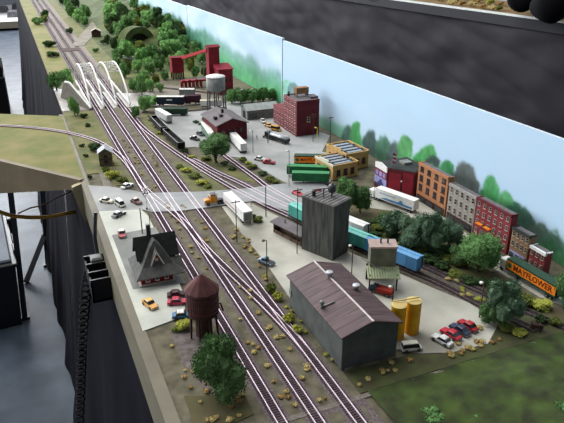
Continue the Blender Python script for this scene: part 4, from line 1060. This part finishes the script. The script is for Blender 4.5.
tree(220,396,333,56,'dark','large dark green tree in the foreground, beside the front track',seed=1,trunkfrac=.04,n=6000,leaf=.042)
tree(216,163,131,34,'dark','round dark green tree between the yard tracks and the red depot',seed=2,n=3000,leaf=.055,trunkfrac=.10)
tree(346,214,177,26,'dark','dark tree just right of the charcoal tower top, by the garages',seed=3,n=3000,leaf=.055,trunkfrac=.05)
tree(360,213,182,24,'dark','dark tree between the charcoal tower and the blue and white truck',seed=0,n=3000,leaf=.055,trunkfrac=.05)
tree(346,190,176,20,'mid','small tree below the front tan garage wall',seed=1,n=1200,trunkfrac=.1)
TT = [(393,235,204,30,'blue','bluish tree at the left end of the tree row below the street'),(411,246,206,34,'blue','bluish tree below the parked blue and white truck'),
 (430,250,203,36,'blue','broad bluish tree below the orange brown apartment house'),(449,244,212,30,'blue','smaller bluish tree below the narrow grey house'),
 (385,222,208,22,'dark','low dark tree at the rear of the tree row, beside the truck'),
 (478,270,224,46,'mid','big round mid green tree in front of the crimson row building'),(458,262,238,22,'dark','low dark tree between the bluish row and the big round tree'),
 (500,321,271,44,'blue','tall bluish green tree standing by the end of the yard track'),(564,304,262,26,'dark','dark tree at the right edge below the orange trailer'),
 (488,322,296,22,'dark','small dark tree tucked against the tall bluish one')]
for i, (px,py,tp,w,m,l) in enumerate(TT): tree(px,py+2,tp+5,w*1.0,m,l,seed=i % 5,n=3600,leaf=.05,trunkfrac=.05)
for i, (px,py,tp,w) in enumerate(((232,104,90,10),(241,104,88,12),(252,103,89,12),(263,102,88,11),(273,100,89,10),(283,101,92,9))):
    tree(px,py,tp-3,w*1.35,'mid',('short green tree %s in the row before the painted backdrop') % ('at the left end','second from the left','third from the left','third from the right','second from the right','at the right end')[i],group='row of trees before the backdrop',seed=i % 5,trunkfrac=.03,n=1200,leaf=.09)
# trees by the bridges
for px,py,tp,w,m,l in ((57,90,70,20,'mid','leafy tree on the river bank left of the bridge wing wall'),(68,88,66,14,'bright','bright tree against the wing wall top'),(75,116,94,12,'bright','slim bright green tree beside the curved grass track'),
  (145,112,92,14,'bright','bright tree on the river bank right of the bridges'),(153,106,94,13,'bright','bright tree right of the river, nearest the freight siding'),(136,118,104,9,'mid','small tree at the right foot of the bridges'),
  (46,20,8,9,'deep','dark bush-like tree at the far front edge of the grass')): tree(px,py,tp,w,m,l,n=1200,leaf=.085,trunkfrac=.05)
# forest on the hill
G1 = 'trees on the wooded hillside'
hl = {'bright':'bright green bushy tree on the wooded hillside behind the bridges','mid':'mid green bushy tree on the wooded hillside','deep':'dark green bushy tree on the wooded hillside','moss':'olive green bushy tree on the wooded hillside'}
HT = [(128,60,38,18,'bright'),(142,62,46,16,'bright'),(152,58,44,14,'mid'),(120,40,20,14,'mid'),(128,32,14,14,'mid'),(115,50,36,10,'deep'),(138,72,58,12,'bright'),(150,74,60,14,'mid'),(160,70,52,14,'mid'),
 (166,56,40,14,'bright'),(176,54,38,13,'bright'),(184,48,34,12,'mid'),(164,44,30,13,'bright'),(174,42,28,12,'mid'),(156,36,22,12,'moss'),(196,56,40,12,'mid'),(205,50,38,10,'deep'),(190,70,52,12,'moss'),
 (118,70,56,10,'mid'),(125,78,62,12,'mid'),(145,82,70,12,'bright'),(112,34,22,8,'deep'),(134,22,10,12,'mid'),(146,16,4,12,'moss'),(122,18,4,11,'deep'),(135,10,-4,11,'mid'),(158,20,6,11,'deep'),(168,26,12,11,'mid'),
 (150,50,38,12,'deep'),(132,48,36,12,'deep'),(138,28,18,10,'moss'),(155,28,18,9,'deep'),(126,24,8,12,'deep'),(114,28,14,10,'deep'),(162,62,48,12,'deep'),(172,66,54,11,'bright'),(202,64,50,11,'mid'),(210,58,46,9,'mid'),
 (142,95,80,12,'mid'),(150,92,78,11,'bright'),(134,92,78,12,'mid'),(140,86,72,12,'bright'),(156,84,74,9,'moss'),(165,80,70,9,'mid'),(178,36,24,11,'deep'),(188,40,30,9,'mid'),(128,70,58,9,'moss'),(160,92,82,9,'bright'),
 (196,78,66,10,'mid'),(205,76,66,9,'deep'),(118,62,48,12,'mid'),(108,44,34,7,'deep'),(168,36,22,12,'bright'),(148,68,56,12,'bright'),(156,50,36,13,'bright'),(140,52,40,12,'moss'),(122,52,40,11,'bright'),(180,62,50,10,'bright')]
HT += [(R.uniform(106,182), 0, 0, 0, R.choice(('mid','moss','bright','mid','deep'))) for k in range(46)]
for k, (px,py,tp,w,m) in enumerate(HT):
    if w == 0:
        py = R.uniform(6, 34)+max(0, (px-112))*.38; w = R.uniform(8,12); tp = py-w*R.uniform(.8,1.1); px += 4
        for _ in range(30):
            if all(abs(px-q[0])+1.3*abs(py-q[1]) > 6.5 for q in HT[:k]) and not (130 < px < 160 and 28 < py < 56): break
            px = R.uniform(108,186); py = R.uniform(4,34)+max(0, (px-114))*.38; tp = py-w*.9
        HT[k] = (px,py,tp,w,m)
HT = [q for q in HT if not (133 < q[0] < 157 and 28 < q[1] < 51)]
for px,py,tp,w,m in HT: tree(px,py,tp,w,m,hl[m],group=G1+', '+m,hill=True,n=1000,leaf=.09,trunkfrac=.03)
G2 = 'trees by the far dirt road'
for px,py,tp,w,m in [(72,17,2,11,'mid'),(79,22,6,12,'bright'),(86,20,2,12,'mid'),(68,8,-2,8,'mid'),(76,8,-4,10,'deep'),(85,26,14,9,'mid'),(107,10,0,7,'deep'),(96,9,3,8,'mid'),(63,4,-4,8,'deep')]:
    tree(px,py,tp,w,m,{'mid':'mid green tree beside the far dirt road','bright':'bright green tree at the bend of the far dirt road','deep':'dark tree beside the far dirt road'}[m],group=G2+', '+m,n=900,leaf=.1,trunkfrac=.04)
BU = [ # px, py, top, width, leaf, label, group
 (38,25,16,12,'mid','green bush on the far grass, farthest along the front edge'),(50,47,39,14,'deep','dark bush on the far grass, left of the main tracks'),(53,57,50,14,'deep','dark bush on the far grass, nearer than the others'),(44,22,14,10,'moss','olive bush on the far grass by the black skirt'),
 (70,34,27,8,'deep','dark bush right of the main tracks near the plank crossing'),(104,44,38,8,'deep','dark bush below the tiny cabin'),(96,52,47,8,'mid','small bush beside the far road fork'),
 (95,151,141,14,'deep','dark bush behind the stone hut'),(82,147,143,7,'deep','low dark bush beside the extension seam, farther'),(86,157,153,6,'deep','low dark bush beside the extension seam, middle'),(90,179,174,6,'deep','low dark bush beside the extension seam, nearest'),
 (84,118,112,9,'deep','dark bush at the foot of the slim bright tree'),(88,127,122,6,'deep','small dark bush below the slim bright tree'),
 (113,178,168,16,'yel','yellow-green bush in front of the stone hut'),(122,182,176,12,'moss','olive bush between stone hut and curved track'),(106,172,166,8,'moss','olive clump against the stone hut wall'),
 (184,329,318,18,'yel','yellow-green bush at the corner of the station lot by the water tank'),(176,331,325,10,'moss','olive bush at the lower edge of the station lot'),
 (289,322,312,14,'yel','yellow-green bush against the left wall of the grey shed'),(297,333,323,12,'yel','yellow-green bush farther along the grey shed wall'),(271,293,281,13,'moss','olive bush at the lot edge left of the grey shed'),(278,300,290,12,'yel','yellow-green clump between the lamp post and grey shed'),
 (258,222,215,12,'moss','olive bush between the semi trailer and the road'),(252,218,213,9,'deep','dark bush behind the white semi trailer end'),
 (433,419,408,26,'mid','green bush at the bottom edge of the meadow, left one'),(560,413,400,18,'mid','green bush at the bottom right corner of the meadow'),(480,420,412,20,'mid','mid green bush at the bottom edge of the meadow, right of the other'),
 (523,304,292,26,'moss','olive bush below the orange trailer'),(541,308,297,22,'yel','yellow-green bush below the orange trailer, rightmost'),(510,296,285,20,'deep','dark bush behind the tall bluish tree'),(555,325,316,14,'moss','olive bush beside the rear yard track at the right edge'),(540,322,313,14,'deep','dark bush beside the bumper stop'),
 (519,334,328,18,'yel','yellow-green bush in front of the bumper stop'),(505,330,322,18,'moss','olive bush at the foot of the tall bluish tree')]
for px,py,tp,w,m,l in BU: bush(px,py,tp,w,m,l)
G3 = 'low scrub along the yard tracks'
for px,py,w,m in [(157,127,8,'yel'),(152,121,8,'moss'),(160,134,8,'yel'),(185,152,9,'deep'),(192,158,9,'yel'),(206,160,12,'moss'),(186,172,12,'yel'),(194,178,14,'moss'),(202,184,14,'yel'),(208,188,10,'moss'),(180,168,9,'moss'),(225,165,10,'deep'),(232,170,10,'deep'),(243,161,10,'moss'),(252,168,12,'moss'),(262,175,11,'deep'),(270,181,12,'moss'),(248,164,8,'yel'),(276,183,9,'moss'),
   (385,243,16,'moss'),(398,250,18,'moss'),(412,254,18,'moss'),(428,262,20,'deep'),(442,268,18,'deep'),(455,276,16,'moss'),(376,236,14,'deep'),(365,230,13,'deep'),(469,283,18,'deep'),(370,224,14,'deep'),(400,240,16,'deep'),(420,252,18,'moss'),(440,258,16,'deep'),(392,228,18,'moss'),(410,236,18,'deep'),(426,240,18,'moss'),(446,252,18,'deep'),(462,266,18,'moss'),(482,284,16,'deep'),(496,290,16,'moss'),(510,300,16,'deep'),(450,262,18,'moss'),(432,252,18,'deep'),(404,246,16,'moss'),(378,230,16,'moss'),(390,240,14,'deep'),(205,120,8,'deep'),(196,123,7,'deep'),(201,125,7,'moss')]:
    bush(px,py,py-w*.42,w,m,{'yel':'yellow-green low scrub clump along the yard tracks','moss':'olive low scrub clump along the yard tracks','deep':'dark low scrub clump along the yard tracks'}[m],group=G3+', '+m,n=350,leaf=.14)
# dry tufts
def tuft_mesh(m, seed):
    rnd = random.Random(seed); b = MB(); b.blob((0,0,.0006), .0024, .5, 2, seed, 8, 5, .6)
    for i in range(60):
        a = rnd.uniform(0,2*PI); r_ = .0032*math.sqrt(rnd.random()); b.leaf((r_*math.cos(a), r_*math.sin(a), rnd.uniform(.0004,.0026)), .0007, rnd)
    return b.mesh('weed_tuft', LF[m])
TM = {m: [tuft_mesh(m, s) for s in range(3)] for m in ('straw','yel','rust')}
def tufts(n, x0, x1, y0, y1, label, group, ms=('straw','straw','straw','rust'), s0=.6, s1=1.15, avoid=()):
    for k in range(n):
        x, y = R.uniform(x0,x1), y0+(y1-y0)*R.random()**1.3
        o = link('weed_tuft', R.choice(TM[R.choice(ms)])); o.location = (x, y, TOP+.0016); s = R.uniform(s0,s1)*1.35; o.scale = (s,s,s*.8); o.rotation_euler = (0,0,R.uniform(0,6)); tag(o, label, 'weed tuft', group)
tufts(34,.115,.127,.49,1.75,'straw coloured weed tuft between the front and middle main tracks','tufts between front and middle mains')
tufts(34,.153,.169,.49,1.75,'straw coloured weed tuft between the middle and third main tracks','tufts between middle and third mains')
tufts(26,.022,.078,.50,.665,'straw coloured weed tuft on the dirt in front of the wooden water tank','tufts before the water tank',('straw','straw','rust'))
tufts(12,.195,.204,.55,.78,'straw coloured weed tuft between the third main and the grey shed','tufts along the shed',('straw','yel'),.6,1.1)
tufts(9,.21,.30,.495,.518,'straw coloured weed tuft in front of the grey shed gable','tufts before the shed gable',('straw','rust'))
tufts(22,.345,.43,.497,.535,'straw coloured weed tuft at the foot of the four parked cars','tufts before the parked cars',('straw','rust'),.7,1.3)
tufts(20,.20,.225,.80,.96,'straw coloured weed tuft at the edge of the gravel lot beside the third main','tufts at the lot edge')
tufts(14,.055,.085,1.22,1.50,'straw coloured weed tuft near the stone hut','tufts near the hut')
tufts(12,.45,.475,.585,.66,'straw coloured weed tuft between the right lot and the yard tracks','tufts beside the yard end',('straw','yel'),.7,1.2)
tufts(14,.28,.62,.22,.46,'yellowish weed tuft in the foreground meadow','tufts in the meadow',('yel',),.5,.9)

# ------------------------------------------------------------------ things around and under the layout
# trestle and cables under the side module
f1 = g(25,318,-TOP); top1 = onY(10,188,f1.y); f2 = g(48,265,-TOP); top2 = onY(42,186,f2.y)
t = thing('trestle_leg', 'black metal trestle leg in front, overlapping the storage tote', 'leg', Vector((f1.x,f1.y,0)))
dv = Vector((top1.x-f1.x, 0, top1.z)); MB().bar((0,0,0), tuple(dv*(min(1,.995/dv.z))), .022).build('tube', M['blackm'], t); MB().box(-.02,.02,-.02,.02,-.0002,.012).build('foot', M['black'], t)
t = thing('trestle_leg', 'black metal trestle leg farther back with diagonal brace', 'leg', Vector((f2.x,f2.y,0)))
dv = Vector((top2.x-f2.x, 0, top2.z)); MB().bar((0,0,0), tuple(dv*(min(1,.995/dv.z))), .024).build('tube', M['blackm'], t)
q0, q1 = onY(44,236,f2.y)-Vector((f2.x,f2.y,0)), onY(26,282,f2.y-.15)-Vector((f2.x,f2.y,0)); MB().bar(q0,q1,.024).build('brace', M['blackm'], t); MB().box(-.022,.022,-.022,.022,-.0002,.012).build('foot', M['black'], t)
b = MB(); b.tube([onY(x,y,1.60) for x, y in ((-12,208),(0,212),(12,216),(30,217.5),(48,217),(62,214.5),(76,211.5))],   .0055, 8)
tag(b.build('sagging_cable', M['ora'], None, True), 'amber cable bundle sagging under the side module', 'cable')
b = MB(); b.tube([onY(x,y,1.66) for x, y in ((18,213.5),(30,208),(42,205.5),(56,198),(76,189))], .0022, 6)
tag(b.build('thin_cable', mat('dull_red_cord', (110,70,56), rough=.7), None, True), 'thin reddish cord strung above the amber cable', 'cable')
# storage tote
p = g(27,338,-TOP); t = thing('storage_tote', 'black storage tote with clear lid on the hall floor', 'box', Vector((p.x-.215, p.y+.10, 0)), .06)
b = MB(); b.rings([[(-.19,-.0,0),(.20,0,0),(.20,.50,0),(-.19,.50,0)],[(-.21,-.02,.29),(.22,-.02,.29),(.22,.52,.29),(-.21,.52,.29)]]); b.build('tub', M['black'], t)
MB().box(-.22,.23,-.03,.53,.29,.305,.004).build('rim', M['black'], t)
MB().box(-.20,.21,-.01,.51,.305,.318,.006).build('lid', mat('clear_lid', (84,92,102), (62,70,80), scale=9, rough=.6, spec=.2), t, label='pale translucent lid')
for y in (.06,.40): MB().box(.222,.243,y,y+.07,.25,.325,.004).build('latch', M['black'], t)
MB().box(-.05,.07,-.045,-.028,.22,.30,.004).build('handle', M['black'], t)
# dark equipment case far left
p = g(7,118,-TOP); t = thing('equipment_case', 'black upright equipment case at the left edge on the hall floor', 'case', Vector((p.x-.265, p.y, 0)), 0)
MB().box(-.3,.30,0,.5,0,.47,.01).build('shell', M['cloth'], t); MB().box(-.305,.305,-.005,.505,.36,.375).build('seam_band', M['blackm'], t)
for x in (-.2,.2): MB().box(x-.03,x+.03,-.015,0,.32,.40).build('latch', M['steel'], t)
# low stage beyond
p = g(22,30,-TOP); t = thing('low_stage', 'low pale platform with white top beyond the hall floor', 'platform', Vector((p.x-2.2, p.y, 0)))
MB().box(-.6,2.2,0,3.2,.04,.15).build('deck', [M['beige']], t); MB().box(-.6,2.2,.0,3.2,.15,.158).build('top_sheet', M['white'], t)
for x in (-.4,.8,2.0):
    for y in (.1,3.0): MB().box(x,x+.06,y,y+.06,0,.04).build('foot', M['blackm'], t)
for k,(x,y,w) in enumerate(((14,17,4),(3,12,5),(18,9,3))):
    q = g(x,y,-TOP+.158); o = MB().rings([[(-.12,-.1,0),(.12,-.1,0),(.12,.1,0),(-.12,.1,0)],[(-.10,-.08,.1),(.10,-.08,.1),(.10,.08,.1),(-.10,.08,.1)],[(-.06,-.05,.12),(.06,-.05,.12),(.06,.05,.12),(-.06,.05,.12)]]).build('bag', mat('grey_bag', (120,122,126), (90,92,96), scale=20)); o.location = q
    tag(o, ('grey bag on the low platform, nearest its right corner','grey bag on the low platform, leftmost','grey bag on the low platform, farthest back')[k], 'bag')
def on_skirt(px, py, off=.012):
    r = ray(px, py).normalized(); t = .5; q = CAM+r*t
    while t < 3.2:
        q = CAM+r*t; v = 1-q.z/(TOP-.06)
        if v > 0 and q.x >= skirt(q.y, min(v, 1))[0]-off: return q
        t += .004
    return None
# throttle pocket and coiled cord on the skirt
c = on_skirt(110,279,.0); c = c+Vector((-.016,0,.030))
t = thing('throttle_pocket', 'black plastic holder with three slots on the front skirt below the fascia', 'holder', c, 0)
w = .020; L = .085
b = MB(); D2 = .044
b.box(-w,w,-L*.55,L*.55,-.044,-.040)
for y in (-L*.55, -L*.22, L*.14, L*.55-.003): b.box(-w,w,y,y+.003,-.044,0)
b.box(-w,-w+.003,-L*.55,L*.55,-.044,-.006); b.box(w-.003,w+.02,-L*.55,L*.55,-.044,.004)
b.build('shell', M['black'], t)
MB().box(-w*.5,w*.5,L*.2,L*.45,-.038,.006,.003).build('plug', M['steel'], t)
b = MB(); b.tube([(w*.2,L*.5,-.01),(w*.2,L*.62,.03),(w*.6,L*.7,.075)], .0035); b.build('conduit', M['blackm'], t)
A0 = []
for x, y in ((102,262),(96,257),(91,260),(87,272),(85,290),(84,312),(83,335),(82,360),(81,385),(80,408),(79,440)):
    q = on_skirt(x, y); 
    if q: A0.append(q)
for _ in range(3): A0 = [A0[0]]+[(A0[i-1]+A0[i]*2+A0[i+1])/4 for i in range(1, len(A0)-1)]+[A0[-1]]
pts = []
sp = []
for i in range(len(A0)-1):
    for k in range(60): sp.append(A0[i].lerp(A0[i+1], k/60))
s = 0; prev = sp[0]
for i, q in enumerate(sp):
    s += (q-prev).length; prev = q; a = s/.034*2*PI
    d = (sp[min(i+1,len(sp)-1)]-sp[max(i-1,0)]).normalized(); u = d.cross(Vector((0,1,.3))).normalized(); v2 = d.cross(u)
    r_ = .0105*min(1, i/40)
    pts.append(q+(u*math.cos(a)+v2*math.sin(a))*r_)
tag(MB().tube(pts, .0027, 6).build('coiled_cord', mat('cord_black', (14,14,16), rough=.8, spec=.15), None, True), 'black coiled cord hanging down the front skirt from the slotted holder', 'cord')
# neighbouring layout behind the backdrop
e0, e1 = g(400,0), g(564,22); dv = (e1-e0).normalized(); nv = Vector((-dv.y, dv.x, 0))    # dv towards the viewer side, nv away from this layout
a0, a1 = e0-dv*9, e1+dv*2.2; Lf = (a1-a0).length; rz = math.atan2(dv.y, dv.x)
t = thing('neighbour_layout', 'another model layout with white edged top and scenery behind the backdrop', 'layout', Vector((a0.x,a0.y,TOP)), rz)
MB().box(0,Lf,0,.75,-.07,-.006).build('board', M['beige'], t)
MB().box(0,Lf,.02,.75,-.006,0).build('scenic_top', mat('autumn_ground', (150,120,70), (100,84,56), scale=8, rough=.95, detail=9), t)
MB().box(0,Lf,-.004,.02,-.02,.006).build('white_edge', mat('white_edging', (214,220,216), rough=.5), t)
def drape2(u, v):
    w = .03*v+.018*math.sin(u*3.1+v*2.2)*v+.012*noise.noise(Vector((u*1.7+v*2, v*4-u*.8, 0)))+.010*noise.noise(Vector((u*3-v*5, v*3+u*2, 4)))
    w += .035*abs(noise.noise(Vector((u*1.3-v*3.4, v*1.6+u*.3, 9))))+.014*noise.noise(Vector((u*4.2-v*7, v*5+u*1.5, 2)))+.02*abs(noise.noise(Vector((u*.9+v*3.1, v*2.2-u*.4, 5))))
    return (u, -.008-w, -.02-(TOP-.03)*v)
grid('skirt', M['drape2'], 0, Lf, 0, 1, 700, 60, drape2, t)
def pel(u, v): return (u, -.026-.02*v-.006*math.sin(u*2.3), -.005-.065*v)
grid('pelmet', mat('dark_pelmet', (33,33,39), (27,27,33), scale=5, rough=.8), 0, Lf, 0, 1, 200, 4, pel, t)
Mx = Matrix.Translation(Vector((a0.x,a0.y,TOP))) @ Matrix.Rotation(rz, 4, 'Z')
for k,(px,py,w,m) in enumerate(((452,4,10,'straw'),(462,5,9,'rust'),(472,6,10,'straw'),(482,8,9,'rust'),(492,9,9,'straw'),(499,10,8,'moss'),(440,1,10,'rust'),(456,0,10,'moss'),(478,2,12,'rust'),(490,4,10,'yel'),(466,-2,12,'moss'),(500,5,8,'rust'))):
    q = g(px,py+1); W = w*pxm(q)*.5; o = link('autumn_bush', crown(10+k % 4, m, 400, .13, 7)); o.location = q; o.scale = (W,W,W*.7)
    tag(o, 'autumn coloured %s bush on the neighbouring layout' % {'straw':'straw yellow','rust':'rusty brown','moss':'olive','yel':'yellow-green'}[m], 'bush', 'autumn bushes on the neighbouring layout, '+m)
# person in black leaning over the neighbouring layout
def person_leaning():
    c = g(532,17); u = dv; n = nv
    def P(a, b_, z): q = c+u*a+n*b_; return (q.x, q.y, TOP+z)
    V = [P(0,.95,-.10),P(0,.92,.15),P(0,.72,.42),P(0,.60,.52),P(0,.50,.60),P(0,.44,.66),       # pelvis..head 5
         P(.24,.62,.46),P(.20,.36,.28),tuple(g(546,9,.11)),tuple(g(538,3,.10)),                              # right side arm: shoulder, upper, elbow, hand
         P(-.24,.62,.46),P(-.20,.40,.28),tuple(g(515,3,.11)),tuple(g(526,-1,.10)),
         P(.12,.96,-.14),P(.13,.94,-.55),P(.13,.97,-.97),P(.13,.86,-.99),
         P(-.12,.96,-.14),P(-.13,.94,-.55),P(-.13,.97,-.97),P(-.13,.86,-.99)]
    E_ = [(0,1),(1,2),(2,3),(3,4),(4,5),(2,6),(6,7),(7,8),(8,9),(2,10),(10,11),(11,12),(12,13),(0,14),(14,15),(15,16),(16,17),(0,18),(18,19),(19,20),(20,21)]
    rad = [.17,.18,.17,.07,.10,.09,.10,.11,.115,.045,.10,.11,.10,.045,.11,.085,.05,.05,.11,.085,.05,.05]
    me = bpy.data.meshes.new('person'); me.from_pydata(V, E_, []); o = link('person', me); o.modifiers.new('skin', 'SKIN').use_smooth_shade = True
    for i, r_ in enumerate(rad): me.skin_vertices[0].data[i].radius = (r_, r_)
    me.skin_vertices[0].data[0].use_root = True; o.modifiers.new('sub', 'SUBSURF').levels = 2; me.materials.append(M['cloth'])
    return tag(o, 'person in loose black clothing leaning with both arms over the neighbouring layout', 'person')
person_leaning()

# ------------------------------------------------------------------ light and camera
w = bpy.data.worlds.new('hall'); sc.world = w; w.use_nodes = True
nt = w.node_tree; bg = nt.nodes['Background']
tc = nt.nodes.new('ShaderNodeTexCoord'); sx = nt.nodes.new('ShaderNodeSeparateXYZ'); nt.links.new(tc.outputs['Generated'], sx.inputs[0])
mx = nt.nodes.new('ShaderNodeMath'); mx.operation = 'MULTIPLY_ADD'; nt.links.new(sx.outputs[1], mx.inputs[0]); mx.inputs[1].default_value = .5; mx.inputs[2].default_value = .5
cr = nt.nodes.new('ShaderNodeValToRGB'); cr.color_ramp.elements[0].color = (.17,.18,.20,1); cr.color_ramp.elements[1].color = (.86,.90,1,1)
nt.links.new(mx.outputs[0], cr.inputs['Fac']); nt.links.new(cr.outputs['Color'], bg.inputs['Color']); bg.inputs['Strength'].default_value = .6
def area(name, loc, target, sx_, sy_, e, col):
    l = bpy.data.lights.new(name, 'AREA'); l.shape = 'RECTANGLE'; l.size = sx_; l.size_y = sy_; l.energy = e; l.color = col
    o = bpy.data.objects.new(name, l); COL.objects.link(o); o.location = loc
    o.rotation_euler = (Vector(target)-Vector(loc)).to_track_quat('-Z', 'Y').to_euler(); return o
area('ceiling_light', (-.6,3.6,4.6), (.3,2.4,1), 3.5, 5, 330, (1,.99,.97))
area('end_windows', (-1,13,3.6), (.3,1.5,1), 9, 3, 1500, (.95,.97,1))
area('side_windows', (-7,4,3.2), (.3,1.5,1), 8, 2.5, 500, (.96,.98,1))
cam = bpy.data.cameras.new('camera'); co = bpy.data.objects.new('camera', cam); COL.objects.link(co); sc.camera = co
cam.sensor_fit = 'HORIZONTAL'; cam.sensor_width = 36; cam.lens = F*36/564; cam.clip_start = .01; cam.clip_end = 60
co.location = CAM; co.rotation_euler = Matrix((RT, UP, -FW)).transposed().to_euler()
sc.view_settings.view_transform = 'Standard'; sc.view_settings.look = 'None'; sc.view_settings.exposure = -.16; sc.view_settings.gamma = 1
sc.cycles.use_denoising = True; sc.cycles.max_bounces = 6
